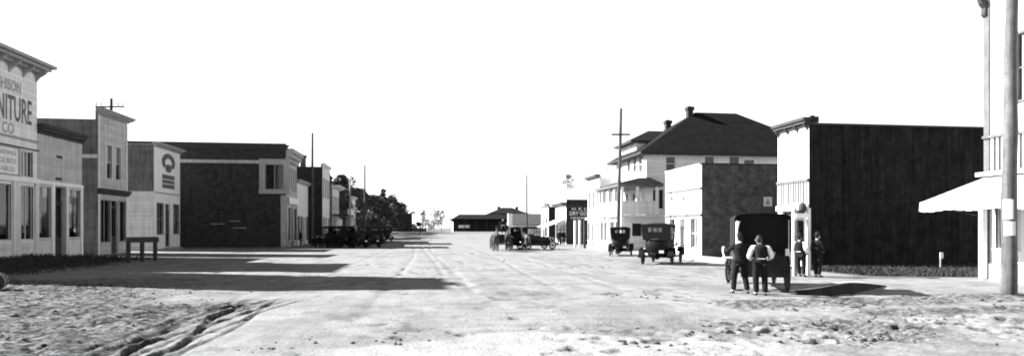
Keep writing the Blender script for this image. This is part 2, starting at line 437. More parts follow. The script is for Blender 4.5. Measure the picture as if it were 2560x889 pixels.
# scalloped valance boards between the brackets
for k in range(5):
    a = y0 + .12 + (y1 - y0 - .24) * k / 5; b = a + (y1 - y0 - .24) / 5
    mb = MB(); pts = [(a + .08, zc - .28), (b - .08, zc - .28)] + [((a + b) / 2 + (b - a - .16) / 2 * math.cos(t), zc - .75 + .3 * math.sin(t)) for t in np.linspace(0, PI, 9)]
    n = len(pts)
    mb.add([FPt('x', XL, 1, p[0], p[1], -.03) for p in pts], [tuple(range(n))])
    mb.build('valance', M['grey_trim'], r)

# -- small one-storey store
y0, y1 = Ly(93) + .02, Ly(205)
r = site('small_store', (-28, (y0 + y1) / 2, 0), 'low grey boarded store with dark doorway between the furniture store and the narrow one', 'store')
def seg(u0, u1): return Ly(u0), Ly(u1)
w1, dr, w2 = seg(95, 127), seg(136, 165), seg(171, 200)
h = 8.15
ops = [(w1[0], w1[1], 1.3, 4.45), (dr[0], dr[1], 0.02, 4.5), (w2[0], w2[1], 1.3, 4.45)]
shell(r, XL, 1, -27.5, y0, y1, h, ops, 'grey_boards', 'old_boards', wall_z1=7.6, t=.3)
window(r, 'x', XL, 1, *w1, 1.3, 4.45, 1, 1, trim=.07, reflection_sheet=[(.02, .4, .82, 1), (.58, .98, .8, 1), (.3, .5, .1, .5)])
window(r, 'x', XL, 1, *w2, 1.3, 4.45, 1, 1, trim=.07, reflection_sheet=[(.06, .4, .85, 1), (.55, .95, .85, 1), (.3, .5, .2, .7), (.7, .85, .15, .7)])
door(r, 'x', XL, 1, *dr, .02, 4.5, 'dark_trim', True, 1.0, .27)
sheet(r, 'beam', 'x', XL, 1, y0, y1 + .03, 4.6, 4.8, -.09, 'paint', .08)
for a0, a1 in ((w1[1] + .1, dr[0] - .02), (dr[1] + .02, w2[0] - .1), (w2[1] + .1, y1 + .04)):
    sheet(r, 'pilaster', 'x', XL, 1, a0, a1, 0, 4.6, -.06, 'paint', .05)
for w in (w1, w2): sheet(r, 'bulkhead', 'x', XL, 1, w[0] + .02, w[1] - .02, .1, 1.15, -.04, 'trim', .03)
for u, v in ((148, 392), (146, 447)):
    a, z = L(u, v); sheet(r, 'wall_vent', 'x', XL, 1, a - .32, a + .32, z - .09, z + .08, -.03, 'dark_trim', .02)
cornice(r, 'x', XL, 1, y0, y1, h + .05, .4, .6, m='dark_trim', over=.05)
chimney(r, -24.6, 42.6, 7.0, 10.3, .5)

# -- narrow two-storey store
y0, y1 = Ly(245), Ly(318)
r = site('narrow_store', (-30, (y0 + y1) / 2, 0), 'narrow two-storey grey store with dark side wall and twin upper windows', 'store')
h = 10.35
a1_, a2_ = seg(266, 279), seg(288.5, 301)
zt, zb_ = L(270, 362)[1], L(270, 446)[1]
ops = [(a1_[0], a1_[1], zb_, zt), (a2_[0], a2_[1], zb_, zt), (y0 + .35, y0 + 1.75, .9, 3.95), (y0 + 1.95, y0 + 3.05, .02, 3.95), (y0 + 3.25, y0 + 4.2, .9, 3.95)]
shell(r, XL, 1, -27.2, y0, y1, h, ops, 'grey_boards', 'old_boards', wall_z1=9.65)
for w in (a1_, a2_): window(r, 'x', XL, 1, *w, zb_, zt, 1, 2, trim=.08, reflection_sheet=[(.0, .95, .45, .98)])
window(r, 'x', XL, 1, y0 + .35, y0 + 1.75, .9, 3.95, 2, 1, m='grey_trim', reflection_sheet=[(.1, .3, .0, .12)])
door(r, 'x', XL, 1, y0 + 1.95, y0 + 3.05, .02, 3.95, 'dark_trim')
window(r, 'x', XL, 1, y0 + 3.25, y0 + 4.2, .9, 3.95, 1, 1, m='grey_trim', reflection_sheet=[(.1, .5, .2, .8)])
cornice(r, 'x', XL, 1, y0, y1, h + .1, .55, .4, m='grey_trim', over=.25)
cornice(r, 'x', XL, 1, y0, y1, 4.75, .35, .4, m='dark_trim', over=.0)
sheet(r, 'beam', 'y', y0, -1, -27.1, XL - .05, L(245, 392)[1] - .08, L(245, 386)[1], -.05, 'trim', .04)
for a0, a1 in ((y0, y0 + .2), (y1 - .2, y1)): sheet(r, 'corner_board', 'x', XL, 1, a0, a1, -.2, h - .4, -.04, 'trim', .03)

# -- white store with the arched painted sign
y0, y1 = Ly(385), Ly(450)
r = site('white_store', (-30, (y0 + y1) / 2, 0), 'white square store with a dark arched painted sign over its door', 'store')
h = L(385, 358)[1]
w1, dr, w2 = seg(392, 408), seg(413.5, 427), seg(433, 447)
zt = L(392, 507)[1]; zs = L(392, 585)[1]
ops = [(w1[0], w1[1], zs, zt), (dr[0], dr[1], .25, zt), (w2[0], w2[1], zs, zt)]
shell(r, XL, 1, -29, y0, y1, h, ops, 'paint', 'cream_boards', wall_z1=h - .05, roof_drop=.25)
# the side wall: weathered upper half over a painted lower half
zm = L(385, 478)[1]
up = MB(); fbox(up, 'y', y0, -1, -28.9, XL - .02, zm, h - .1, -.03, -.003); up.build('upper_side_boards', M['old_boards'], r, label='dark weathered upper boards of the side wall')
sheet(r, 'beam', 'y', y0, -1, -28.9, XL + .05, zm - .1, zm, -.07, 'trim', .03)
sheet(r, 'beam', 'x', XL, 1, y0, y1, zm - .1, zm, -.06, 'grey_trim', .05)
window(r, 'x', XL, 1, *w1, zs, zt, 2, 2, m='grey_trim', trim=.07, reflection_sheet=[(.1, .4, .1, .9)])
window(r, 'x', XL, 1, *w2, zs, zt, 2, 2, m='grey_trim', trim=.07, reflection_sheet=[(.3, .6, .3, .9)])
door(r, 'x', XL, 1, *dr, .25, zt, 'dark_trim', True, .7)
cornice(r, 'x', XL, 1, y0, y1, h + .12, .5, .35, m='grey_trim', over=.2)
s0, s1 = seg(404, 437); zb_ = L(420, 471)[1]; ztp = L(420, 384)[1]; zm2 = L(420, 428)[1]
sg = MB(); cx = (s0 + s1) / 2; rr = (s1 - s0) / 2 * 1.0
ring = []
for t in np.linspace(-.25 * PI, 1.25 * PI, 21): ring.append((cx + rr * math.cos(t), (zm2 + ztp) / 2 + (ztp - zm2) / 2 * 1.0 * math.sin(t)))
n = len(ring); inner = [(cx + (a - cx) * .5, (zm2 + ztp) / 2 - .05 + (z - (zm2 + ztp) / 2) * .5) for a, z in ring]
sg.add([FPt('x', XL, 1, a, z, -.02) for a, z in ring + inner], [(i, i + 1, n + i + 1, n + i) for i in range(n - 1)])
for k, (za, zb2) in enumerate(((0, .3), (.36, .62), (.68, 1.0))):
    H_ = zm2 - .35 - zb_
    fbox(sg, 'x', XL, 1, s0 + .12, s1 - .12, zb_ + H_ * za, zb_ + H_ * zb2, -.02, -.004)
sg.add([FPt('x', XL, 1, cx + rr * .48 * math.cos(t) , (zm2 + ztp) / 2 - .55 + .38 * math.sin(t), -.024) for t in np.linspace(0, PI * 2, 13)[:-1]], [tuple(range(12))])
sg.build('painted_sign', M['ink'], r)
mb = MB(); mb.box(XL, XL + .9, dr[0] - .3, dr[1] + .3, -.1, .2); mb.box(XL, XL + .5, y0, dr[0] - .32, -.1, .12); mb.build('door_step', M['walk'], r)

# -- brick block on the far corner
YB = 67.2
def B_(u, v): return pY(u, v, YB)
xc = B_(715, 500)[0]
h = B_(700, 364)[1]
r = site('brick_block', (-24, 70, 0), 'large two-storey dark brick block with pale corner window on the far left corner', 'brick building')
xw0, xw1 = B_(663, 500)[0], B_(709, 500)[0]
zw0, zw1 = B_(680, 473)[1], B_(680, 411)[1]
bw = [(B_(545, 500)[0], B_(612, 500)[0], B_(560, 566)[1], B_(560, 522)[1]),
      (B_(640, 500)[0], B_(672, 500)[0], B_(650, 566)[1], B_(650, 538)[1])]
mb = MB(); wallgrid(mb, 'y', YB, -1, -38, xc, -.4, h, [(xw0, xw1, zw0, zw1)] + bw, .3)
mb.quad((-38, YB, -.4), (-38, 81, -.4), (-38, 81, h), (-38, YB, h))
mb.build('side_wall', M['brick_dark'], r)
ye = pX(742, 500, xc)[0]
fz0, fz1 = pX(735, 480, xc)[1], pX(735, 424, xc)[1]
gops = [(ye - (ye - YB) * (k + 1) / 5 + .1, ye - (ye - YB) * k / 5 - .35, fz0, fz1) for k in range(5)]
dz = pX(735, 520, xc)[1]
gops += [(YB + .9, YB + 2.3, .6, dz), (YB + 2.7, YB + 3.7, 0, dz), (YB + 4.0, ye - .2, .6, dz)]
mb = MB(); wallgrid(mb, 'x', xc, 1, YB, ye, -.4, h - .3, gops, .3); mb.build('front_wall', M['stone'], r)
mb = MB(); mb.box(-37.9, xc - .3, YB + .3, ye, h - .9, h - .7); mb.box(-38, xc - .004, ye, ye + .1, 0, h - .3); mb.build('roof', M['roofing'], r)
mb = MB(); mb.box(-37.9, xc - 1.2, YB + 1.2, YB + 1.3, -.3, h - 1); mb.box(xc - 1.3, xc - 1.2, YB + 1.3, ye - .1, -.3, h - 1); mb.build('room_shade_sheet', M['inside'], r)
window(r, 'y', YB, -1, xw0, xw1, zw0, zw1, 2, 1, m='grey_trim', trim=.55, bar=.07, sill=True, prj=.12)
for w in bw: window(r, 'y', YB, -1, *w, 2, 1, m='brick_dark', trim=.08, glass='brick_dark')
for w in gops[:5]: window(r, 'x', xc, 1, *w, 1, 2, m='trim', trim=.06)
window(r, 'x', xc, 1, *gops[5], 1, 1, m='trim'); door(r, 'x', xc, 1, gops[6][0], gops[6][1], 0, dz); window(r, 'x', xc, 1, *gops[7], 1, 1, m='trim')
zl0, zl1 = B_(600, 408)[1], B_(600, 400)[1]
sheet(r, 'stone_band', 'y', YB, -1, -38, xc + .05, zl0, zl1, -.12, 'stone', .11)
cornice(r, 'y', YB, -1, -38, xc, h + .05, .3, .5, m='dark_trim', over=.3, name='cornice')
cornice(r, 'x', xc, 1, YB, ye, h - .25, .7, 1.3, m='grey_trim', over=.0)
mb = MB(); mb.box(-30, xc - .02, YB - .05, YB + .3, h - .02, h + .22); mb.build('parapet', M['brick_dark'], r)
for a0, a1 in ((YB + .02, YB + .55), (ye - .35, ye)): sheet(r, 'pilaster', 'x', xc, 1, a0, a1, 0, fz0 - .6, -.08, 'stone', .07)
mb = MB(); mb.box(xc - .5, xc - .02, YB - .06, YB - .003, 0, zw0 - .6); mb.build('corner_pilaster', M['stone'], r)
sheet(r, 'shop_sign', 'x', xc, 1, YB + .5, ye - .4, pX(728, 510, xc)[1], pX(728, 494, xc)[1], -.25, 'paint', .06)
for (u0, u1, v) in ((527, 562, 559), (582, 616, 569), (575, 600, 552)):
    a, z = B_(u0, v); b, _ = B_(u1, v); sheet(r, 'ledge', 'y', YB, -1, a, b, z - .04, z + .03, -.1, 'grey_trim', .09)

# -- further down the left side
def far_store(name, label, x, y0, y1, h, xback, fm, sm, cat='store', trimm='trim', nwin=2, upper=True, corn=.35, shopz=3.2, posts=0, base=None):
    zb = rise(y0) - .4
    r = site(name, (x - (3 if xback < x else -3), (y0 + y1) / 2, rise(y0)), label, cat)
    out = 1 if xback < x else -1
    z0 = rise(y0); ops = []
    W = y1 - y0; n = nwin
    for k in range(n): ops.append((y0 + W * (k + .18) / n, y0 + W * (k + .82) / n, z0 + (.6 if k != n // 2 else .02), z0 + shopz))
    ups = []
    if upper:
        for k in range(n + 1): ups.append((y0 + W * (k + .25) / (n + 1), y0 + W * (k + .7) / (n + 1), z0 + h * .58, z0 + h * .82))
    shell(r, x, out, xback, y0, y1, z0 + h, ops + ups, fm, sm, zb=zb, wall_z1=z0 + h - .4)
    for k, w in enumerate(ops):
        if k == n // 2: door(r, 'x', x, out, w[0], w[1], w[2], w[3])
        else: window(r, 'x', x, out, *w, 2, 1, m=trimm)
    for w in ups: window(r, 'x', x, out, *w, 1, 2, m=trimm)
    cornice(r, 'x', x, out, y0, y1, z0 + h + .05, corn, .4, m=trimm, over=.15)
    return r
r = far_store('low_corner_store', 'low pale-fronted store joined to the far side of the brick block', xc, ye + .12, 79.6, pX(760, 466, xc)[1] + .5, -30, 'trim', 'old_boards', upper=False, nwin=4, trimm='grey_trim')
x2 = pY(806, 500, 80.0)[0]
h2 = pY(790, 408, 80.0)[1] - rise(80)
r = far_store('tall_dark_store', 'tall dark-sided store rising behind the low corner store', x2, 80.0, 86.0, h2, -30, 'trim', 'dark_boards', nwin=3, corn=.3)
chimney(r, -15, 83, 8.5, 11.0, .6, 'brick_grey')
r = far_store('gallery_store', 'light two-storey store with an upstairs gallery before the dark trees', x2 + .3, 86.2, 93, 7.4, -26, 'cream_boards', 'old_boards', nwin=3, corn=.9)
for k in range(4):
    mb = MB(); mb.tube([(x2 + 2.2, 86.5 + k * 2.05, rise(88)), (x2 + 2.2, 86.5 + k * 2.05, rise(88) + 3.4)], .09, 6); mb.build('porch_post', M['grey_trim'], r)
mb = MB(); mb.box(x2 + .35, x2 + 2.4, 86.3, 92.9, rise(88) + 3.4, rise(88) + 3.6); mb.build('porch_roof', M['dark_trim'], r)
mb = MB(); mb.box(x2 + 2.3, x2 + 2.36, 86.3, 92.9, rise(88) + 3.6, rise(88) + 4.3); mb.build('railing', M['trim'], r)
r = far_store('far_store', 'narrow light store half hidden among the dark trees', -11.0, 100, 106, 6.4, -22, 'white_boards', 'old_boards', nwin=2, corn=.4)
r = far_store('far_shop', 'flat-topped dark shop beyond the last trees on the left', pY(1029, 500, 150)[0], 150, 160, 4.6, -24, 'grey_boards', 'dark_boards', nwin=2, corn=.9)

# small white notice hanging in front of the gallery store
t = MB(); a = pZ(850, 70)
r = site('hanging_sign', (a[0], a[1], 0), 'small white square sign on a thin post above the parked cars', 'sign')
mb = MB(); mb.tube([(a[0], a[1], 0), (a[0], a[1], 3.1)], .05, 6); mb.build('post', M['grey_trim'], r)
mb = MB(); mb.box(a[0] - .24, a[0] + .24, a[1] - .08, a[1] - .04, zv(565, 70), zv(547, 70)); mb.build('board', M['paint'], r)

# ================================================================ RIGHT ROW
# -- black store with white front
XR = 18.5; YK = 28.8
def K(u, v): return pX(u, v, XR)
y1 = K(1945, 500)[0]
r = site('black_store', (24, 31, 0), 'store with huge black side wall and narrow bright white false front', 'store')
hw = pY(2040, 312, YK)[1]; hf = K(2021, 300)[1]
ops = [(YK + .35, YK + 1.25, .7, 3.1), (YK + 1.45, YK + 2.35, .02, 3.1)]
mb = MB(); wallgrid(mb, 'x', XR, -1, YK, y1, -.3, hf, ops, .3); mb.build('front_wall', M['paint'], r)
mb = MB()
for a, b in (((XR + .004, YK), (36, YK)), ((XR + .004, y1), (36, y1)), ((36, YK), (36, y1))):
    mb.quad((a[0], a[1], -.3), (b[0], b[1], -.3), (b[0], b[1], hw), (a[0], a[1], hw))
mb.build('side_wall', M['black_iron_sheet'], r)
mb = MB(); mb.box(XR + .01, 36.1, YK - .08, y1 + .05, hw, hw + .09); mb.build('roof', M['dark_trim'], r)
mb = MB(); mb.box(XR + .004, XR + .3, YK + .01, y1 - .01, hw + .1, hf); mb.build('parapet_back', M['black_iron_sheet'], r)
mb = MB(); mb.box(XR + 1.3, XR + 1.4, YK + .1, y1 - .1, -.2, hw - .1); mb.build('room_shade_sheet', M['inside'], r)
cornice(r, 'x', XR, -1, YK, y1, hf + .12, .34, .4, m='dark_trim', brackets=4, bh=.35, over=.1)
zt0, zt1 = K(1985, 513)[1], K(1985, 456)[1]
sheet(r, 'beam', 'x', XR, -1, YK, y1, zt1 - .02, zt1 + .12, -.1, 'sun_side_trim', .09)
sheet(r, 'beam', 'x', XR, -1, YK, y1, zt0 - .25, zt0, -.12, 'paint', .11)
sl = MB()
n = 13
for i in range(n):
    a = YK + .06 + (y1 - YK - .12) * i / (n - 1); fbox(sl, 'x', XR, -1, a - .035, a + .035, zt0 + .002, zt1 - .03, -.04, -.004)
sl.build('louvres', M['trim'], r)
sheet(r, 'dark_panel', 'x', XR, -1, YK + .02, y1 - .02, zt0 + .003, zt1 - .035, -.003, 'enamel', .002)
sheet(r, 'dark_panel', 'x', XR, -1, YK + .05, y1 - .05, 3.12, zt0 - .26, -.01, 'dark_trim', .008)
window(r, 'x', XR, -1, *ops[0], 1, 1, m='sun_side_trim'); door(r, 'x', XR, -1, *ops[1])
chimney(r, XR + 1.6, YK + 2.2, hw, hf + .55, .35, 'brick_dark')
a, z = pY(2005, 510, YK)

# -- small brick store
XS = 17.9; YS = 39.6
def S(u, v): return pX(u, v, XS)
y1 = S(1664, 500)[0]
hs = S(1752, 411)[1]
r = site('small_brick_store', (23, 43, 0), 'small white-fronted store with rough grey brick side wall', 'store')
zt, zb_ = S(1740, 545)[1], S(1740, 620)[1]
d = [(S(1744, 0)[0], S(1727, 0)[0], zb_, zt), (S(1712, 0)[0], S(1698, 0)[0], .1, zt), (S(1688, 0)[0], S(1675, 0)[0], zb_, zt)]
mb = MB(); wallgrid(mb, 'x', XS, -1, YS, y1, -.3, hs, d, .3); mb.build('front_wall', M['paint'], r)
mb = MB()
for a, b in (((XS + .004, YS), (33, YS)), ((XS + .004, y1), (33, y1)), ((33, YS), (33, y1))):
    mb.quad((a[0], a[1], -.3), (b[0], b[1], -.3), (b[0], b[1], hs), (a[0], a[1], hs))
mb.build('side_wall', M['brick_grey'], r)
mb = MB(); mb.box(XS + .2, 32.9, YS + .2, y1 - .1, hs - .7, hs - .6); mb.build('roof', M['roofing'], r)
mb = MB(); mb.box(XS - .04, 33.05, YS - .05, YS + .18, hs, hs + .09); mb.build('coping', M['dark_trim'], r)
mb = MB(); mb.box(XS - .06, XS + .25, YS + .19, y1 + .02, hs, hs + .08); mb.build('coping', M['trim'], r)
mb = MB(); mb.box(XS + 1.3, XS + 1.4, YS + .1, y1 - .1, -.2, hs - .8); mb.build('room_shade_sheet', M['inside'], r)
zl = S(1740, 469)[1]; sheet(r, 'beam', 'x', XS, -1, YS, y1, zl - .12, zl, -.09, 'sun_side_trim', .08)
sheet(r, 'beam', 'x', XS, -1, YS, y1, zt + .15, zt + .3, -.09, 'sun_side_trim', .08)
window(r, 'x', XS, -1, *d[0], 2, 2, m='trim', reflection_sheet=[(.1, .5, .0, .8)]); door(r, 'x', XS, -1, d[1][0], d[1][1], .1, zt, 'dark_trim', True, .6); window(r, 'x', XS, -1, *d[2], 1, 2, m='trim')
for u in (1720, 1691):
    a, z = S(u, 496); lp = MB(); lp.tube([FPt('x', XS, -1, a, z - 1.5, -.1), FPt('x', XS, -1, a, z - .1, -.1), FPt('x', XS, -1, a, z, -.3)], .035, 6)
    w = lp.build('lamp_bracket', M['sun_side_trim'], r); lp = MB(); lp.ball(FPt('x', XS, -1, a, z, -.34), .1, 8, 6); lp.build('lamp', M['dark_trim'], w, True)
a0, z0 = pY(1909, 515, YS - .02); a1, z1 = pY(1930, 492, YS - .02)
ps = sheet(r, 'poster', 'y', YS, -1, a0, a1, z0, z1, -.03, 'paper', .02)
mb = MB(); cx, cz = (a0 + a1) / 2, (z0 + z1) / 2
mb.add([(cx + dx, YS - .036, cz + dz_) for dx, dz_ in ((-.17, -.2), (.17, -.2), (.14, -.05), (.07, .03), (.06, .15), (0, .2), (-.06, .15), (-.07, .03), (-.14, -.05))], [tuple(range(9))])
mb.build('printed_mark', M['faded_ink'], ps)

# -- hotel
YH = 52.0; XH = 18.6
def Hs(u, v): return pY(u, v, YH)
def Hf(u, v): return pX(u, v, XH)
r = site('hotel', (27, 56, 0), 'big white hotel with steep dark hip roof, chimneys and corner veranda', 'hotel')
x1 = 35.6; y1 = 60.5; ze = 8.15
side_ops = []
for u0, u1, v1, v0 in ((1665, 1688, 391, 426), (1762, 1785, 391, 430), (1823, 1847, 391, 430), (1860, 1886, 400, 430), (1581, 1604, 0, 0)):
    pass
def sop(u0, u1, vt, vb): return (Hs(u0, 0)[0], Hs(u1, 0)[0], Hs(u0, vb)[1], Hs(u0, vt)[1])
x_c = XH
so = [sop(1665, 1688, 391, 426), sop(1762, 1785, 391, 430), sop(1823, 1847, 391, 430), sop(1860, 1885, 399, 430), sop(1632, 1659, 473, 521)]
mb = MB(); wallgrid(mb, 'y', YH, -1, x_c, x1, -.3, ze, so, .2)
mb.quad((x1, YH, -.3), (x1, y1, -.3), (x1, y1, ze), (x1, YH, ze)); mb.quad((x_c, y1, -.3), (x1, y1, -.3), (x1, y1, ze), (x_c, y1, ze))
mb.build('side_wall', M['white_boards'], r)
fo = []
for u0, u1 in ((1598, 1609), (1584, 1592), (1569, 1577)):
    a, b = Hf(u1, 0)[0], Hf(u0, 0)[0]; fo.append((a, b, Hf(u0, 431)[1], Hf(u0, 392)[1]))
zd = 2.9
fo += [(53.2, 54.3, zd + .4, 5.1), (54.9, 55.9, zd + .02, 5.2), (56.5, 57.5, zd + .4, 5.1), (58.6, 59.8, zd + .4, 5.1)]
mb = MB(); wallgrid(mb, 'x', XH, -1, YH, y1, zd - .3, ze, fo, .2); mb.build('front_wall', M['white_boards'], r)
for w in so[:4]: window(r, 'y', YH, -1, *w, 1, 2, m='paint', trim=.08)
window(r, 'y', YH, -1, *so[4], 2, 1, m='paint', trim=.08)
for w in fo[:3]: window(r, 'x', XH, -1, *w, 1, 2, m='paint', trim=.08)
for k, w in enumerate(fo[3:]):
    if k == 1: door(r, 'x', XH, -1, *w, transom=.4)
    else: window(r, 'x', XH, -1, *w, 1, 2, m='paint', trim=.08)
mb = MB(); mb.box(XH + 1.2, x1 - 1, YH + 1.2, YH + 1.3, -.2, ze - .2); mb.box(XH + 1.2, XH + 1.3, YH + 1.3, y1 - .2, -.2, ze - .2); mb.build('room_shade_sheet', M['inside'], r)
# ground floor reaches forward to the veranda line
xg = 16.35
yg1 = pX(1497, 0, xg)[0]
g1 = (pY(1580, 0, YH)[0], pY(1605, 0, YH)[0], pY(1590, 590, YH)[1], pY(1590, 557, YH)[1])
gf = [(YH + .5 + 1.15 * k, YH + 1.4 + 1.15 * k, .75, 2.45) for k in range(5)]
mb = MB(); wallgrid(mb, 'y', YH - .006, -1, xg, x_c + .3, -.3, zd, [g1], .2); wallgrid(mb, 'x', xg, -1, YH, yg1, -.3, zd, gf, .2)
mb.quad((xg, yg1, -.3), (XH, yg1, -.3), (XH, yg1, zd), (xg, yg1, zd)); mb.quad((xg, YH, zd - .02), (XH + .3, YH, zd - .02), (XH + .3, yg1, zd - .02), (xg, yg1, zd - .02))
mb.build('ground_floor_wall', M['white_boards'], r)
mb = MB(); mb.box(xg + 1, xg + 1.1, YH + .5, yg1 - .3, -.2, zd - .1); mb.box(xg + 1.1, XH + .3, YH + .9, YH + 1.0, -.2, zd - .1); mb.build('room_shade_sheet', M['inside'], r)
window(r, 'y', YH - .006, -1, *g1, 1, 1, m='paint', trim=.07)
for w in gf: window(r, 'x', xg, -1, *w, 2, 1, m='trim', trim=.07)
# hip roof
ov = .75; xr0, xr1, yr, zr = pY(1738, 0, 56.2)[0], pY(1840, 0, 56.2)[0], 56.2, pY(1780, 282, 56.2)[1]
def hip(name, x0, x1_, y0_, y1_, z, xr0_, xr1_, yr_, zr_, m='shingle', fas='dark_trim', th=.16, along='x'):
    mb = MB()
    if along == 'x': ra, rb = (xr0_, yr_, zr_), (xr1_, yr_, zr_)
    c = [(x0, y0_, z), (x1_, y0_, z), (x1_, y1_, z), (x0, y1_, z)]
    mb.add(c + [ra, rb], [(0, 1, 5, 4), (1, 2, 5), (2, 3, 4, 5), (3, 0, 4)])
    o = mb.build(name, M[m], r)
    f = MB(); f.box(x0, x1_, y0_, y1_, z - th, z - .003); f.build('eave', M[fas], o)
    return o
hr = hip('roof', XH - ov, x1 + ov, YH - ov, y1 + ov, ze + .12, xr0, xr1, yr, zr)
# front dormer under its own small hip
dx = pY(1622, 0, 57.5)[0]; dz_ = pY(1640, 327, 57.5)[1]
hip('dormer_roof', XH - .35, xr0 + 2, 55.0, 60.2, dz_ - 1.25, dx, xr0 + 1.5, 57.6, dz_)
mb = MB(); mb.box(XH + .3, xr0, 55.5, 59.7, ze + .1, dz_ - 1.27); mb.build('dormer_wall', M['white_boards'], r)
c = pY(1724, 0, 56.0); chimney(r, c[0], 56.0, zr - 2.6, pY(1724, 268, 56.0)[1] , .5)
c = pY(1669.5, 0, 57.6); chimney(r, c[0], 57.6, dz_ - 1, pY(1669, 302, 57.6)[1], .48)
# veranda
vx, vy1 = 16.1, pX(1498, 0, 16.1)[0]
zf = 5.55
mb = MB(); o_ = .45
vc = [(vx - o_, YH - 1.5, zf), (XH + 1.0, YH - 1.5, zf), (XH + 1.0, vy1 + o_, zf), (vx - o_, vy1 + o_, zf)]
tc_ = [(XH - .6, YH - .1, zf + .62), (XH + .3, YH - .1, zf + .62), (XH + .3, vy1 - .6, zf + .62), (XH - .6, vy1 - .6, zf + .62)]
mb.add(vc + tc_, [(0, 1, 5, 4), (1, 2, 6, 5), (2, 3, 7, 6), (3, 0, 4, 7), (4, 5, 6, 7)])
vr = mb.build('veranda_roof', M['shingle'], r)
mb = MB(); mb.box(vx - o_ + .04, XH + .96, YH - 1.46, vy1 + o_ - .04, zf - .22, zf - .004); mb.build('fascia', M['sun_side_trim'], vr)
mb = MB(); mb.box(vx - .1, XH + .6, YH - 1.3, YH - .03, zd - .1, zd + .12); mb.box(vx - .1, XH, YH - .03, vy1, zd - .0, zd + .12); mb.build('veranda_floor', M['trim'], r)
mb = MB(); mb.box(vx - .05, XH + .55, YH - 1.25, YH - 1.2, zd + .13, zd + 1.25); mb.box(vx - .05, vx, YH - 1.2, vy1 - .1, zd + .13, zd + 1.25)
mb.build('balustrade', M['white_boards'], r)
for (px_, py_) in ((vx, YH - 1.2), (vx + 1.3, YH - 1.2), (XH + .5, YH - 1.2), (vx, YH + .8), (vx, YH + 2.6), (vx, YH + 4.4), (vx, vy1 - .2)):
    mb = MB(); mb.box(px_ - .11, px_ + .11, py_ - .11, py_ + .11, zd + .13, zf - .23); mb.build('veranda_post', M['paint'], r)
for (px_, py_) in ((vx, YH - 1.2), (vx, yg1), (vx, YH + 2.6)):
    mb = MB(); mb.box(px_ - .14, px_ + .14, py_ - .14, py_ + .14, -.1, zd - .1); mb.build('porch_post', M['paint'], r)

# -- annex beyond the hotel
x0 = 16.5; ya, yb = yg1 + .3, pX(1470, 0, x0)[0]
ha = pX(1470, 446, x0)[1]
r = site('white_annex', (20, (ya + yb) / 2, 0), 'white two-storey flat-topped building just past the hotel veranda', 'building')
W = yb - ya
ops = [(ya + W * (k + .12) / 4, ya + W * (k + .88) / 4, .7 if k != 2 else .05, 2.5) for k in range(4)] + [(ya + W * (k + .25) / 3, ya + W * (k + .7) / 3, 3.9, 5.5) for k in range(3)]
shell(r, x0, -1, 26, ya, yb, ha, ops, 'paint', 'white_boards', wall_z1=ha - .3)
for k, w in enumerate(ops):
    if k == 2: door(r, 'x', x0, -1, *w)
    else: window(r, 'x', x0, -1, *w, 2 if k < 4 else 1, 1 if k < 4 else 2, m='trim')
cornice(r, 'x', x0, -1, ya, yb, ha + .08, .45, .3, m='sun_side_trim', over=.1)
sheet(r, 'beam', 'x', x0, -1, ya, yb, 2.75, 2.95, -.3, 'paint', .29)
for k in range(3):
    mb = MB(); yy = ya + .2 + (W - .4) * k / 2; mb.box(x0 - 1.5, x0 - 1.3, yy - .1, yy + .1, 0, 2.7); mb.build('awning_post', M['trim' if k else 'dark_trim'], r)

# -- dry goods store
YD = 74.4; xd = pY(1415, 0, YD)[0]
hd = pY(1440, 498, YD)[1]
yd1 = pX(1389, 0, xd)[0]
r = site('dry_goods_store', (20, 77, rise(75)), 'white-fronted dry goods store with lettered dark side wall', 'store')
z0 = rise(YD)
W = yd1 - YD
ops = [(YD + W * (k + .12) / 3, YD + W * (k + .88) / 3, z0 + (.5 if k != 1 else 0), z0 + 2.3) for k in range(3)]
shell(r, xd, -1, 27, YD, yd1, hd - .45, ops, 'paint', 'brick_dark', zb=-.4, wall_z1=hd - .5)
mb = MB(); mb.box(xd + .05, 27, YD - .012, YD - .002, hd - .6, hd); mb.build('parapet', M['dark_boards'], r)
for k, w in enumerate(ops):
    if k == 1: door(r, 'x', xd, -1, *w)
    else: window(r, 'x', xd, -1, *w, 2, 1, m='trim')
cornice(r, 'x', xd, -1, YD, yd1, hd - .35, .7, .4, m='sun_side_trim', over=.15)
def Dx(u): return pY(u, 0, YD)[0]
def Dz(v): return pY(1440, v, YD)[1]
lettering(r, 'H. E. LEE', 'y', YD, -1, (Dx(1430) + Dx(1480)) / 2, Dz(525), Dz(518.5) - Dz(525), Dx(1480) - Dx(1430), 'white_ink', .02)
lettering(r, 'DRY GOODS', 'y', YD, -1, (Dx(1424) + Dx(1491)) / 2, Dz(538), Dz(528) - Dz(538), Dx(1491) - Dx(1424), 'white_ink', .02)
lettering(r, 'FURNISHINGS SHOES', 'y', YD, -1, (Dx(1427) + Dx(1491)) / 2, Dz(547), Dz(541.5) - Dz(547), Dx(1491) - Dx(1427), 'white_ink', .02)
mb = MB()
zq = pX(1400, 548, xd)[1]
mb.add([(xd - .02, YD + .2, zq), (xd - .02, yd1 - .1, zq), (xd - 2.6, yd1 - .1, zq - .95), (xd - 2.6, YD + .2, zq - .95),
        (xd - .02, YD + .2, zq - .04), (xd - .02, yd1 - .1, zq - .04), (xd - 2.6, yd1 - .1, zq - 1.15), (xd - 2.6, YD + .2, zq - 1.15)],
       [(0, 1, 2, 3), (7, 6, 5, 4), (3, 2, 6, 7), (0, 3, 7, 4), (1, 5, 6, 2)])
mb.build('awning', M['canvas'], r)
for k in range(3):
    mb = MB(); yy = YD + .3 + (W - .6) * k / 2; mb.tube([(xd - 2.5, yy, z0 - .1), (xd - 2.5, yy, zq - 1.1)], .06, 6); mb.build('awning_post', M['sun_side_trim'], r)
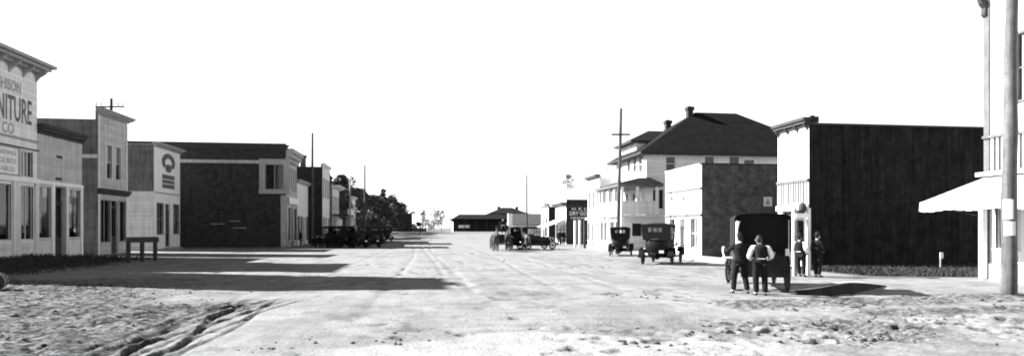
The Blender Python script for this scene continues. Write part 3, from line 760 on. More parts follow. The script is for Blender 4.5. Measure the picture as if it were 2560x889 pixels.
# -- the shop beyond
YF = 88.6; xf = pY(1371, 0, YF)[0]
r = far_store('little_far_store', 'little dark-sided store beyond the dry goods store', xf, YF, 94, pY(1380, 509, YF)[1] - rise(YF), 27, 'paint', 'dark_boards', upper=False, nwin=2, corn=.7)

# -- depot at the end of the street
def gable(r, x0, x1, y0, y1, z0, ze, zr, wm, rm, name='roof', over=.6, hipped=.0):
    mb = MB(); mb.box(x0, x1, y0, y1, z0 - .5, ze); mb.build('wall', M[wm], r)
    ym = (y0 + y1) / 2
    mb = MB(); a, b, c, d = x0 - over, x1 + over, y0 - over, y1 + over
    e = ze - .02
    mb.add([(a, c, e), (b, c, e), (b, d, e), (a, d, e), (a + hipped, ym, zr), (b - hipped, ym, zr), (a, c, e - .12), (b, c, e - .12), (b, d, e - .12), (a, d, e - .12)],
           [(0, 1, 5, 4), (1, 2, 5), (2, 3, 4, 5), (3, 0, 4), (6, 7, 1, 0), (7, 8, 2, 1), (8, 9, 3, 2), (9, 6, 0, 3), (9, 8, 7, 6)])
    return mb.build(name, M[rm], r)
def PZx(u, y): return pY(u, 0, y)[0]
Y1 = 150; zg = rise(Y1)
r = site('depot', (2, 153, zg), 'long low dark-roofed railway depot closing the end of the street', 'depot')
rf = gable(r, PZx(1133, Y1), PZx(1272, Y1), Y1, Y1 + 7, zg, zv(549, 150), zv(535, 153), 'dark_boards', 'shingle', hipped=2.2)
mb = MB(); mb.box(PZx(1146, Y1), PZx(1172, Y1), Y1 - 2.6, Y1 - 2.2, zv(569, 148), zv(562, 148)); mb.build('counter', M['trim'], r)
sheet(r, 'end_wall', 'x', PZx(1133, Y1) - .01, -1, Y1, Y1 + 7, zg, zv(550, 150), -.05, 'paint', .04)
for k in range(5):
    mb = MB(); xx = PZx(1134 + 28 * k, Y1 - 2.5); mb.box(xx - .09, xx + .09, Y1 - 2.6, Y1 - 2.4, zg - .3, zv(549, 150)); mb.build('post', M['dark_trim'], r)
mb = MB(); mb.box(PZx(1126, Y1 - 3), PZx(1272, Y1), Y1 - 3.2, Y1 - .7, zv(549, 150) - .05, zv(549, 150) + .2); mb.build('platform_roof', M['shingle'], r)
Y2 = 172
r = site('hip_roofed_house', (11, 175, rise(Y2)), 'broad low-hipped dark house rising behind the depot', 'house')
gable(r, PZx(1235, Y2), PZx(1308, Y2), Y2, Y2 + 8, rise(Y2), zv(533, 172), zv(518, 176), 'old_boards', 'shingle', over=1.4, hipped=4)
chimney(r, PZx(1247, Y2 + 4), Y2 + 4, zv(528, 176), zv(516, 176), .7); chimney(r, PZx(1292, Y2 + 4), Y2 + 4, zv(526, 176), zv(516, 176), .7)
Y3 = 128
r = site('grey_roofed_shed', (16, 130, rise(Y3)), 'pale-walled freight shed with grey roof right of the depot', 'shed')
gable(r, PZx(1283, Y3), PZx(1372, Y3), Y3, Y3 + 8, rise(Y3), zv(560, 128), zv(533, 131), 'paint', 'tin', over=.5, hipped=1)
r = site('white_tower', (13, 125, rise(120)), 'narrow white upright hut beside the grey roofed shed', 'hut')
mb = MB(); mb.box(PZx(1271, 120), PZx(1281, 120), 120, 121.2, rise(120) - .4, zv(533, 120)); mb.build('wall', M['paint'], r)
mb = MB(); mb.box(PZx(1270, 120), PZx(1282, 120), 119.9, 121.3, zv(533, 120) + .003, zv(533, 120) + .12); mb.build('roof', M['sun_side_trim'], r)
# low fence line left of the depot
r = site('board_fence', (-6, 146, rise(146)), 'low dark board fence crossing the far end of the street', 'fence')
mb = MB(); mb.box(PZx(1000, 146), PZx(1066, 146), 146, 146.06, rise(146) - .1, rise(146) + .75); mb.build('boards', M['old_boards'], r)
for k in range(6):
    mb = MB(); xx = PZx(1000 + 13 * k, 145.9); mb.box(xx - .07, xx + .07, 145.85, 145.99, rise(146) - .2, rise(146) + .95); mb.build('post', M['dark_trim'], r)

# -- awning building on the right edge
XA = 21.1; YA = 21.6
def A(u, v): return pX(u, v, XA)
r = site('awning_building', (26, 16, 0), 'tall white building with wide canvas awning at the right edge', 'building')
ht = 10.75
za0 = 3.87
ops = [(YA - 1.95, YA - .55, A(2510, 372)[1] - .0, 0), ]
wz0, wz1 = zv(255, 23.2), zv(92, 23.2)
wa, wb = A(2541, 0)[0], A(2541, 0)[0]
up = [(wb - 1.1, wb, wz0, wz1), (wb - 3.6, wb - 2.5, wz0, wz1)]
low = [(YA - 1.35, YA - .45, 1.15, 3.2), (YA - 4.6, YA - 2.9, .9, 3.2), (YA - 2.5, YA - 1.75, .15, 3.2)]
mb = MB(); wallgrid(mb, 'x', XA, -1, YA - 9, YA, -.3, ht, up + low, .3); mb.build('front_wall', M['paint'], r)
mb = MB()
mb.quad((XA + .004, YA, -.3), (34, YA, -.3), (34, YA, ht), (XA + .004, YA, ht)); mb.quad((XA + .004, YA - 9, -.3), (34, YA - 9, -.3), (34, YA - 9, ht), (XA + .004, YA - 9, ht)); mb.quad((34, YA - 9, -.3), (34, YA, -.3), (34, YA, ht), (34, YA - 9, ht))
mb.build('side_wall', M['cream_boards'], r)
mb = MB(); mb.box(XA + .01, 34, YA - 9, YA, ht - .25, ht - .1); mb.build('roof', M['roofing'], r)
mb = MB(); mb.box(XA + 1.3, XA + 1.4, YA - 8.9, YA - .1, -.2, ht - .3); mb.build('room_shade_sheet', M['inside'], r)
for w in up: window(r, 'x', XA, -1, *w, 1, 2, m='sun_side_trim', trim=.1)
for w in low[:2]: window(r, 'x', XA, -1, *w, 2, 1, m='trim', trim=.07)
door(r, 'x', XA, -1, *low[2])
sheet(r, 'corner_board', 'x', XA, -1, YA - .2, YA + .02, -.2, ht - .3, -.06, 'sun_side_trim', .05)
cornice(r, 'x', XA, -1, YA - 9, YA, ht + .2, .5, .4, m='trim', over=.25)
mb = MB(); mb.prism([(XA - .07, 9.85), (XA - .07, ht - .22), (XA - .34, ht - .22), (XA - .28, ht - .4), (XA - .14, ht - .55), (XA - .17, 9.95)], 'y', YA - .13, YA + .03); mb.build('corner_bracket', M['dark_trim'], r)
zl0, zl1 = A(2480, 430)[1], A(2480, 345)[1]
sheet(r, 'beam', 'x', XA, -1, YA - 9, YA + .02, zl1, zl1 + .1, -.14, 'sun_side_trim', .13)
sl = MB()
for i in range(40):
    a = YA - .35 - i * .21; fbox(sl, 'x', XA, -1, a - .035, a + .035, zl0, zl1 - .003, -.07, -.004)
sl.build('louvres', M['trim'], r)
sheet(r, 'dark_panel', 'x', XA, -1, YA - 8.9, YA - .29, zl0 + .01, zl1 - .01, -.003, 'dark_trim', .002)
sheet(r, 'ledge', 'x', XA, -1, YA - 9, YA + .15, zl0 - .14, zl0, -.3, 'trim', .29)
sheet(r, 'ledge', 'x', XA, -1, YA - 9, YA + .1, zl0 - .2, zl0 - .145, -.2, 'sun_side_trim', .19)
# awning: sagging canvas with scalloped valance
aw = MB(); nx, ny = 8, 44
xo, zo, y_a, y_b = 18.3, 2.85, YA - .05, YA - 8.8
vs = []
for i in range(nx + 1):
    for j in range(ny + 1):
        f = i / nx; g = j / ny
        sag = .1 * math.sin(PI * f) + .03 * math.sin(g * 30) * f
        vs.append((XA - .02 + (xo - XA) * f, y_a + (y_b - y_a) * g, 3.84 + (zo - 3.84) * f - sag))
fs = [(i * (ny + 1) + j, i * (ny + 1) + j + 1, (i + 1) * (ny + 1) + j + 1, (i + 1) * (ny + 1) + j) for i in range(nx) for j in range(ny)]
aw.add(vs, fs)
av = aw.build('awning', M['canvas'], r, True)
va = MB(); n = 88; vs = []
for j in range(n + 1):
    g = j / n; y = y_a + (y_b - y_a) * g; zt_ = 2.85 + -.03 * math.sin(g * 30) * -1 - .0
    zt_ = zo - .03 * math.sin(g * 30)
    vs += [(xo, y, zt_), (xo - .03 + .02 * math.sin(j), y, zt_ - .31 - .025 * abs(math.sin(j * PI / 4)))]
va.add(vs, [(2 * j, 2 * j + 2, 2 * j + 3, 2 * j + 1) for j in range(n)])
va.add([(XA - .02, y_a, 3.84), (xo, y_a, zo), (xo, y_a, zo - .33), (XA - .4, y_a, 3.3)], [(0, 1, 2, 3)])
va.build('valance', M['canvas'], av)
for yy in (YA - .1, YA - 4.5, YA - 8.7):
    mb = MB(); mb.tube([(XA, yy, 2.3), (xo + .05, yy, zo - .08)], .02, 6); mb.build('awning_rod', M['dark_trim'], av)
mb = MB(); a = pZ(2469, 23.9); mb.box(XA - .32, XA - .13, YA - .2, YA - .02, -.05, 3.2); mb.build('corner_post', M['paint'], r)
mb = MB(); mb.box(XA - .75, XA - .08, YA - 2.9, YA - .9, -.1, .62); mb.box(XA - 1.05, XA - .76, YA - 2.7, YA - 1.6, -.1, .3); mb.build('door_step', M['walk'], r)
# ================================================================ POLES
def pole(name, label, x, y, z1, r0, r1, arms=(), lean=(0, 0), m='pole', group=None, cat='utility pole', insul=True):
    z0 = rise(y)
    r = site(name, (x, y, z0), label, cat, group)
    mb = MB(); P_ = lambda z: (x + lean[0] * (z - z0) / (z1 - z0), y + lean[1] * (z - z0) / (z1 - z0), z)
    zs = [z0 - .3] + [z0 + (z1 - z0) * k / 6 for k in range(1, 7)]
    mb.tube([P_(z) for z in zs], [r0 + (r1 - r0) * (z - z0) / (z1 - z0) for z in zs], 12)
    mb.build('shaft', M[m], r, True)
    for za, ln, ang in arms:
        c = P_(za); d = (math.cos(ang), math.sin(ang))
        mb = MB(); mb.T = Matrix.Translation((c[0] , c[1] , za)) @ Matrix.Rotation(ang, 4, 'Z')
        mb.box(-ln / 2, ln / 2, -r1 - .14, -r1 - .02, -.06, .06); cm = mb.build('crossarm', M[m], r)
        if insul:
            for k in (-.46, -.3, .3, .46):
                mb = MB(); mb.T = Matrix.Translation((c[0], c[1], za)) @ Matrix.Rotation(ang, 4, 'Z')
                mb.tube([(k * ln, -r1 - .08, .06), (k * ln, -r1 - .08, .16), (k * ln, -r1 - .08, .17), (k * ln, -r1 - .08, .3)], [.02, .02, .06, .05], 8)
                mb.build('insulator', M['dark_trim'], cm)
a = pZ(278, 56); pole('utility_pole', 'dark pole top with broad crossarm rising behind the narrow store', a[0], a[1], zv(246, 56), .16, .12, [(zv(268, 56), 2.5, -TH)], m='dark_trim')
a = pZ(781, 67); pole('utility_pole', 'dark pole standing in front of the brick block corner', a[0], a[1], zv(332, 67), .17, .11)
a = pZ(912, 100); pole('utility_pole', 'thin pole sticking up out of the dark trees on the left', a[0], a[1], zv(413, 100), .17, .12, m='pole')
a = pZ(875, 84); pole('flag_pole', 'pale thin pole standing among the parked cars on the left', a[0], a[1], zv(450, 84), .13, .09, m='pale_pole', cat='pole')
a = pZ(1544, 47.5); pole('utility_pole', 'tall dark leaning pole in front of the hotel veranda', a[0], a[1], zv(271, 47.5), .17, .1, [(zv(337, 47.5), 1.35, -TH)], lean=(.26, 0), insul=False)
a = pZ(1317, 104); pole('utility_pole', 'slender pole rising beside the grey roofed shed', a[0], a[1], zv(437, 104), .16, .11)
for u, vt, Z, lb in ((1325, 490, 165, 'faint short pole just right of the slender pole'), (1396, 476, 140, 'faint far pole above the little far store'), (1063, 505, 160, 'faint far pole among the thin bare trees')):
    a = pZ(u, Z); pole('utility_pole', lb, a[0], a[1], zv(vt, Z), .12, .09, m='pale_pole')
for u, Z, lb in ((1050, 118, 'short hitching post at the far street edge, right one'), (1007, 132, 'short hitching post at the far street edge, left one')):
    a = pZ(u, Z); pole('hitching_post', lb, a[0], a[1], rise(a[1]) + 1.5, .09, .07, cat='post')
# the big pole at the right edge, with its posters
a = pZ(2521, 18.1)
r = site('utility_pole', (a[0], a[1], 0), 'thick weathered pole with pasted notices before the canvas awning', 'utility pole')
mb = MB(); zs = np.linspace(-.3, 9.6, 17)
mb.tube([(a[0] + .012 * math.sin(z * 1.7) + .012 * z, a[1], z) for z in zs], [.205 - .006 * z + .006 * math.sin(z * 3) for z in zs], 20)
mb.build('shaft', M['big_pole'], r, True)
for z0, z1, a0, a1 in ((zv(547, 18), zv(498, 18), -2.5, -1.2), (zv(588, 18), zv(553, 18), -2.35, -.95)):
    mb = MB(); n = 8; vs = []
    ca = math.atan2(-a[1], -a[0])
    for i in range(n + 1):
        t = ca + (a0 + 1.75) + (a1 - a0) * i / n
        for z in (z0, z1):
            rr = .2 - .006 * z + .014; vs.append((a[0] + .012 * math.sin(z * 1.7) + .012 * z + rr * math.cos(t), a[1] + rr * math.sin(t), z))
    mb.add(vs, [(2 * i, 2 * i + 2, 2 * i + 3, 2 * i + 1) for i in range(n)]); mb.build('notice', M['paper'], r)

# hitching rail in front of the white store
p0, p1 = gp(321, 655), gp(388, 652)
mid = ((p0[0] + p1[0]) / 2, (p0[1] + p1[1]) / 2)
r = site('hitching_rail', (mid[0], mid[1], 0), 'dark wooden hitching rail with three posts before the white store', 'hitching rail')
for k in range(3):
    x = p0[0] + (p1[0] - p0[0]) * k / 2; y = p0[1] + (p1[1] - p0[1]) * k / 2
    mb = MB(); mb.box(x - .09, x + .09, y - .08, y + .08, -.2, 1.28); mb.build('post', M['dark_trim'], r)
mb = MB(); d = Vector((p1[0] - p0[0], p1[1] - p0[1], 0)); mb.T = Matrix.Translation((p0[0], p0[1], 0)) @ Matrix.Rotation(math.atan2(d.y, d.x), 4, 'Z')
mb.box(-.15, d.length + .15, -.12, -.085, 1.1, 1.36); mb.box(-.12, d.length + .12, -.1, .1, 1.362, 1.41); mb.build('rail', M['dark_trim'], r)

# ================================================================ WHEELS / CARS
def wheel(root, c, R, w, nsp, tm, sm, tilt=0.0, name='wheel', rimw=.05):
    """axle along local x"""
    T = Matrix.Translation(c) @ Matrix.Rotation(tilt, 4, 'Z') @ Matrix.Rotation(PI / 2, 4, 'Y')
    s = MB(); s.lathe([(.045, -.07), (.075, -.05), (.075, .05), (.045, .07), (0.0, .07)], 10, T)
    rr = R - w - rimw
    for k in range(nsp):
        t = 2 * PI * k / nsp; d = Vector((math.cos(t), math.sin(t), 0))
        s.tube([T @ (d * .06), T @ (d * (rr + .01))], [.024, .017], 5, False)
    s.lathe([(rr, -.025), (rr + rimw, -.03), (rr + rimw, .03), (rr, .025), (rr, -.025)], 24, T)
    o = s.build(name, M[sm], root)
    t_ = MB(); rm = R - w / 2
    t_.lathe([(rm + w / 2 * math.cos(q), w * .5 * math.sin(q)) for q in np.linspace(0, 2 * PI, 9)], 28, T)
    t_.build('tyre', M[tm], o, True)
    return o
def make_car(name='touring_car'):
    """open tourer with its top up; origin at the ground under the rear axle, nose towards +y"""
    r = empty(name, (0, 0, 0))
    WB, TR, R = 2.55, .71, .385
    # rear tub: rounded in plan
    mb = MB(); n = 14
    def plan(z, gx, gy):
        pts = []
        for i in range(n + 1):
            t = PI * (i / n); pts.append((math.cos(t) * gx, -gy * math.sin(t) ** .6 + .1, z))
        return pts
    rings = [plan(.52, .46, .42), plan(.66, .54, .52), plan(.9, .57, .56), plan(1.14, .58, .56), plan(1.22, .585, .52)]
    vs = []
    for rg in rings: vs += [(rg[0][0], 1.35, rg[0][2])] + rg + [(rg[-1][0], 1.35, rg[-1][2])]
    m = n + 3; fs = []
    for i in range(len(rings) - 1):
        for k in range(m - 1): fs.append((i * m + k, i * m + k + 1, (i + 1) * m + k + 1, (i + 1) * m + k))
    fs += [tuple(range(m)), tuple(range((len(rings) - 1) * m, len(rings) * m))]
    mb.add(vs, fs); body = mb.build('body', M['enamel'], r, True)
    mb = MB(); mb.tube([(.6, 1.3, 1.23), (.6, .1, 1.25)] + [(math.cos(t) * .6, -.55 * math.sin(t) ** .6 + .1, 1.25) for t in np.linspace(.1, PI - .1, 12)] + [(-.6, .1, 1.25), (-.6, 1.3, 1.23)], .04, 6)
    mb.build('rolled_rim', M['leather'], body, True)
    for y in (.15, .95):
        mb = MB(); mb.box(-.52, .52, y - .25, y + .25, .8, 1.0); mb.box(-.52, .52, y - .33, y - .2, .95, 1.4); mb.build('seat', M['leather'], r)
    mb = MB(); mb.prism([(-.42, .62), (.42, .62), (.42, 1.02), (.25, 1.14), (-.25, 1.14), (-.42, 1.02)], 'y', 1.36, 2.45); mb.build('hood', M['enamel'], r)
    mb = MB(); mb.box(-.36, .36, 2.452, 2.56, .55, 1.14); mb.build('radiator', M['brass'], r)
    mb = MB(); mb.box(-.58, .58, 1.36, 1.4, 1.0, 1.26); 
    for x in (-.56, .56): mb.box(x - .02, x + .02, 1.36, 1.4, 1.26, 1.84)
    mb.box(-.56, .56, 1.36, 1.4, 1.82, 1.85); mb.box(-.56, .56, 1.36, 1.4, 1.53, 1.55); ws = mb.build('windshield', M['enamel'], r)
    mb = MB(); mb.quad((-.54, 1.38, 1.26), (.54, 1.38, 1.26), (.54, 1.38, 1.82), (-.54, 1.38, 1.82)); mb.build('pane', M['glass'], ws)
    # top: bowed roof, back curtain with window openings
    tp = MB(); vs = []; ny, nx = 6, 8
    for j in range(ny + 1):
        y = -.52 + 2.0 * j / ny
        for i in range(nx + 1):
            q = i / nx * 2 - 1
            vs.append((q * .66, y, 2.07 - .1 * abs(q) ** 3 - .06 * (abs(y - .5) / 1.0) ** 2))
    tp.add(vs, [(j * (nx + 1) + i, j * (nx + 1) + i + 1, (j + 1) * (nx + 1) + i + 1, (j + 1) * (nx + 1) + i) for j in range(ny) for i in range(nx)])
    for sx in (-1, 1):
        tp.quad((sx * .66, -.52, 1.97), (sx * .66, 1.48, 1.97), (sx * .67, 1.48, 1.87), (sx * .67, -.52, 1.84))
        tp.quad((sx * .66, -.52, 1.9), (sx * .67, .05, 1.88), (sx * .62, .0, 1.24), (sx * .6, -.42, 1.24))
    wl = [(-.33, -.15, 1.62, 1.83), (-.09, .09, 1.62, 1.83), (.15, .33, 1.62, 1.83)]
    def bq(x, z):
        f = (z - 1.22) / (1.96 - 1.22); return (x, -.46 - .07 * f, z)
    X = sorted({-.6, .6, *[w[0] for w in wl], *[w[1] for w in wl]}); Zs = [1.22, 1.62, 1.83, 2.0]
    for i in range(len(X) - 1):
        for j in range(3):
            cx, cz = (X[i] + X[i+1]) / 2, (Zs[j] + Zs[j+1]) / 2
            if any(w[0] < cx < w[1] and w[2] < cz < w[3] for w in wl): continue
            xa, xb = X[i] * (1.1 if abs(X[i]) > .5 else 1), X[i+1] * (1.1 if abs(X[i+1]) > .5 else 1)
            tp.quad(bq(xa if Zs[j] > 1.3 else X[i], Zs[j]), bq(xb if Zs[j] > 1.3 else X[i+1], Zs[j]), bq(xb, Zs[j+1]), bq(xa, Zs[j+1]))
    top = tp.build('top', M['top'], r)
    for w in wl:
        mb = MB(); mb.quad(bq(w[0], w[2]), bq(w[1], w[2]), bq(w[1], w[3]), bq(w[0], w[3])); mb.build('rear_window', M['glass'], top)
    for sx in (-1, 1):
        for a_, b_ in (((sx * .6, .2, 1.24), (sx * .65, -.45, 1.9)), ((sx * .6, .25, 1.24), (sx * .65, .5, 1.92)), ((sx * .6, 1.38, 1.26), (sx * .65, 1.3, 1.92))): mb = MB(); mb.tube([a_, b_], .018, 5); mb.build('top_bow', M['enamel'], top)
        # fenders
        for yc, nm in ((0, 'rear_fender'), (WB, 'front_fender')):
            mb = MB(); k = 12; vs = []
            for i in range(k + 1):
                t = PI * (-.02 + .9 * i / k) if yc == 0 else PI * (.15 + .85 * i / k)
                y = yc - math.cos(t) * (R + .1); z = R + math.sin(t) * (R + .09)
                if yc == 0: y = yc - math.cos(PI * (.0 + .95 * i / k)) * (R + .1)
                vs += [(sx * (TR - .13), y, z), (sx * (TR + .13), y, z - .01)]
            mb.add(vs, [(2 * i, 2 * i + 2, 2 * i + 3, 2 * i + 1) for i in range(k)])
            mb.build(nm, M['enamel'], r)
        mb = MB(); mb.box(sx * .52, sx * .82, .42, WB - .42, .36, .4); mb.box(sx * .5, sx * .53, .42, WB - .42, .36, .56); mb.build('running_board', M['enamel'], r)
        mb = MB(); mb.T = Matrix.Translation((sx * .45, WB + .18, .98)) @ Matrix.Rotation(-PI / 2, 4, 'X')
        mb.lathe([(0, -.12), (.07, -.1), (.11, -.02), (.12, .03), (.0, .035)], 12); mb.build('headlight', M['brass'], r, True)
        for yc in (0, WB): wheel(r, (sx * TR, yc, R), R, .085, 12, 'tyre', 'dusty' if False else 'enamel')
    mb = MB(); mb.tube([(-TR, 0, R), (TR, 0, R)], .035, 8); mb.ball((0, 0, R), .13, 10, 7); mb.build('rear_axle', M['enamel'], r, True)
    mb = MB(); mb.tube([(-TR, WB, R), (TR, WB, R)], .03, 6); mb.build('front_axle', M['enamel'], r)
    mb = MB(); mb.box(-.38, -.3, -.3, 2.4, .5, .58); mb.box(.3, .38, -.3, 2.4, .5, .58); mb.box(-.45, .45, .4, 2.3, .55, .6); mb.box(-.4, .4, 1.7, 2.3, .32, .56); mb.build('chassis', M['enamel'], r)
    mb = MB(); mb.box(.2, .42, -.56, -.55, .6, .72); mb.build('licence_plate', M['paper'], r)
    mb = MB(); mb.ball((-.5, -.52, .8), .05, 8, 6); mb.tube([(-.5, -.52, .8), (-.5, -.4, .75)], .015, 5); mb.build('tail_lamp', M['brass'], r)
    return r
CAR0 = make_car(); used = [0]
def car(x, y, phi, label, group, name='touring_car', z=None, s=1.0):
    """phi: heading, clockwise from +y in degrees"""
    o = CAR0 if not used[0] else copy_tree(CAR0); used[0] = 1
    o.location = (x, y, rise(y) if z is None else z); o.rotation_euler = (0, 0, -math.radians(phi)); o.scale = (s, s, s)
    for k in ('label', 'category', 'group'):
        if k in o: del o[k]
    return tag(o, label, 'car', group)
GR, GL = 'cars parked on the right side', 'cars parked in a row on the left side'
a = gp(1643, 661); car(a[0], a[1], 24 + 7.8, 'black touring car, top up, the larger one before the small brick store', GR, s=1.06)
a = gp(1551, 640); car(a[0], a[1], 12 + 7.8, 'black touring car seen from behind under the tall leaning pole', GR, s=.98)
f = Vector((math.sin(math.radians(62 + 7.8)), math.cos(math.radians(62 + 7.8))))
a = Vector(pZ(1371, 58.5)[:2]) - f * 2.55; car(a.x, a.y, 69.8, 'black touring car seen from the side, front wheels showing, by the dry goods awning', GR)
a = pZ(1294, 57.5); car(a[0], a[1], 6, 'black touring car with a pale number plate beside the seated driver', GR)
lab = ['leftmost dark car of the left-hand row, by the pole at the brick block', 'second dark car from the left in the front row on the left side',
       'third dark car from the left in the front row, below the white square sign', 'rightmost dark car of the front row on the left side',
       'dark car just behind the front row on the left side', 'dark car second behind the front row on the left side',
       'dark car next to last along the left side, before the dark trees', 'farthest dark car of the left-hand row, under the last trees']
for k, (u, Z, ph) in enumerate(((836, 63, -34), (866, 61.5, -50), (899, 61.2, -42), (930, 62.2, -30), (908, 67.5, -45), (931, 73, -40), (948, 79, -42), (966, 85, -35))):
    x, y = pZ(u, Z)[:2]; car(x, y, ph, lab[k], GL, s=(1.04 if k < 4 else 1.0))

# ================================================================ BODIES
def skin_obj(chains, name, m, parent, sub=2):
    """chains: list of lists of (key, pos, radius); equal keys are shared joints; the first key is the root"""
    idx = {}; vs = []; rad = []; es = []
    for ch in chains:
        prev = None
        for key, p, rr in ch:
            if key not in idx: idx[key] = len(vs); vs.append(p); rad.append(rr)
            if prev is not None: es.append((prev, idx[key]))
            prev = idx[key]
    me = bpy.data.meshes.new(name); me.from_pydata([tuple(v) for v in vs], es, [])
    o = bpy.data.objects.new(name, me); COL.objects.link(o)
    md = o.modifiers.new('s', 'SKIN'); md.use_smooth_shade = True; md.branch_smoothing = .5
    sv = me.skin_vertices[0].data
    for i, rr in enumerate(rad):
        sv[i].radius = rr if hasattr(rr, '__len__') else (rr, rr); sv[i].use_root = (i == 0)
    sb = o.modifiers.new('u', 'SUBSURF'); sb.levels = sub; sb.render_levels = sub
    bpy.context.view_layer.update()
    dg = bpy.context.evaluated_depsgraph_get(); nm = bpy.data.meshes.new_from_object(o.evaluated_get(dg))
    o.modifiers.clear(); old = o.data; o.data = nm; bpy.data.meshes.remove(old); nm.name = name
    nm.materials.clear(); nm.materials.append(M[m])
    nm.polygons.foreach_set('use_smooth', [True] * len(nm.polygons))
    o.parent = parent; return o
def join_into(o, mb):
    me = o.data; bm = bmesh.new(); bm.from_mesh(me)
    vv = [bm.verts.new(p) for p in mb.v]
    for f_ in mb.f:
        try: bm.faces.new([vv[i] for i in f_]).smooth = True
        except ValueError: pass
    bm.to_mesh(me); bm.free()
def person(label, x, y, phi, J=None, coat='dark_cloth', trousers='dark_cloth', sleeves=None, vest=None, hat=True, scale=1.0, z=0.0, group=None, shoes='leather', hair=True):
    r = empty('person', (x, y, z), -math.radians(phi), label, 'person', group); r.scale = (scale,) * 3
    D = dict(pelvis=(0, 0, .95), waist=(0, .01, 1.1), chest=(0, .0, 1.32), neck=(0, -.01, 1.48), head=(0, .02, 1.62))
    for s, k in ((-1, 'l'), (1, 'r')):
        D.update({k + 'hip': (s * .1, 0, .9), k + 'knee': (s * .12, .03, .5), k + 'ank': (s * .13, -.02, .09), k + 'toe': (s * .15, .17, .035),
                  k + 'sh': (s * .19, -.01, 1.41), k + 'el': (s * .25, -.04, 1.12), k + 'wr': (s * .24, .08, .88), k + 'hd': (s * .235, .12, .8)})
    if J: D.update(J)
    P = {k: Vector(v) for k, v in D.items()}
    hd = P['head']
    ch = [[('pelvis', P['pelvis'], (.12, .09)), ('waist', P['waist'], (.11, .08)), ('chest', P['chest'], (.115, .08)), ('neck', P['neck'], .052), ('h0', hd - Vector((0, 0, .05)), .06)]]
    for k in 'lr':
        ch.append([('pelvis', P['pelvis'], (.15, .11)), (k + 'hip', P[k + 'hip'], .08), (k + 'knee', P[k + 'knee'], .055), (k + 'ank', P[k + 'ank'], .042), (k + 'toe', P[k + 'toe'], .035)])
        ch.append([('chest', P['chest'], (.115, .08)), (k + 'sh', P[k + 'sh'], .045), (k + 'el', P[k + 'el'], .042), (k + 'wr', P[k + 'wr'], .028)])
    body = skin_obj(ch, 'body', 'skin', r)
    mb = MB()
    mb.ball(hd, (.078, .098, .118), 14, 10); mb.ball(hd + Vector((0, .1, -.015)), (.016, .024, .026), 6, 5)
    for s in (-1, 1): mb.ball(hd + Vector((s * .08, -.005, -.01)), (.014, .022, .032), 6, 5); mb.ball(hd + Vector((s * .03, .088, .015)), (.014, .01, .008), 6, 4)
    mb.ball(hd + Vector((0, .088, -.06)), (.028, .012, .008), 6, 4)
    for k in 'lr':
        w, h = P[k + 'wr'], P[k + 'hd']; d = (h - w).normalized(); sd = d.cross(Vector((0, 1, .2))).normalized() if abs(d.y) < .9 else d.cross(Vector((0, 0, 1))).normalized()
        nrm = d.cross(sd).normalized(); s = -1 if k == 'l' else 1
        mb.tube([w - d * .02, w + d * .03, w + d * .09], [.026, .036, .034], 8)
        for q, ln in ((-.027, .062), (-.009, .075), (.009, .07), (.027, .055)):
            b = w + d * .085 + sd * q; mb.tube([b, b + d * ln * .5 + nrm * .004, b + d * ln * .95 + nrm * .025], [.0095, .0085, .006], 6)
        b = w + d * .03 + sd * (-.03 * 1); mb.tube([b, b - sd * .025 + d * .03, b - sd * .02 + d * .06 + nrm * .015], [.012, .01, .007], 6)
    join_into(body, mb)
    g = .022
    tr = [[('pelvis', P['pelvis'] + Vector((0, 0, .03)), (.16, .125))] + [('lhip', P['lhip'], .12), ('lknee', P['lknee'], .092), ('lank', P['lank'], .078)],
          [('pelvis', P['pelvis'], .1), ('rhip', P['rhip'], .12), ('rknee', P['rknee'], .092), ('rank', P['rank'], .078)]]
    skin_obj(tr, 'trousers', trousers, r)
    for k in 'lr':
        skin_obj([[('a', P[k + 'ank'] + Vector((0, -.03, -.035)), .05), ('b', P[k + 'toe'], (.05, .035))]], 'shoe', shoes, r, 1)
    up = [[('pelvis', P['pelvis'] + Vector((0, 0, .04)), (.158, .12)), ('waist', P['waist'], (.155, .12)), ('chest', P['chest'], (.178, .128)), ('neck', P['neck'] - Vector((0, 0, .02)), (.075, .07))]]
    for k in 'lr': up.append([('chest', P['chest'], .1), (k + 'sh', P[k + 'sh'], .08), (k + 'el', P[k + 'el'], .066), (k + 'wr', P[k + 'wr'], .05)])
    skin_obj(up, 'shirt' if sleeves else 'coat', sleeves or coat, r)
    # torso garment lofted round the spine, with shallow folds
    ax_ = [P['pelvis'] + Vector((0, 0, -.12)), P['pelvis'], P['waist'], P['chest'], P['neck']]
    def spine(t):
        t = t * 4; k = min(3, int(t)); return ax_[k].lerp(ax_[k + 1], t - k)
    prof = [(.0, .2, .165), (.12, .195, .16), (.25, .185, .15), (.42, .172, .14), (.55, .178, .142), (.68, .195, .15), (.78, .21, .15), (.88, .2, .135), (.95, .13, .1), (1.0, .07, .075)]
    if vest: prof = prof[2:]
    if len(ax_) and D['lknee'][1] > .3: prof = prof[1:] if not vest else prof
    mb = MB(); n_ = 20; vs = []
    for t, rx, ry in prof:
        c = spine(t)
        for k in range(n_):
            q = 2 * PI * k / n_; fd = 1 + .025 * math.sin(q * 5 + t * 9) * (1 - t * .6)
            vs.append((c.x + rx * fd * math.cos(q), c.y + ry * fd * math.sin(q), c.z + (.012 * math.sin(q * 3) if t < .3 else 0)))
    mb.add(vs, [(a * n_ + k, a * n_ + (k + 1) % n_, (a + 1) * n_ + (k + 1) % n_, (a + 1) * n_ + k) for a in range(len(prof) - 1) for k in range(n_)])
    mb.build('vest' if vest else 'jacket_body', M[vest or coat], r, True)
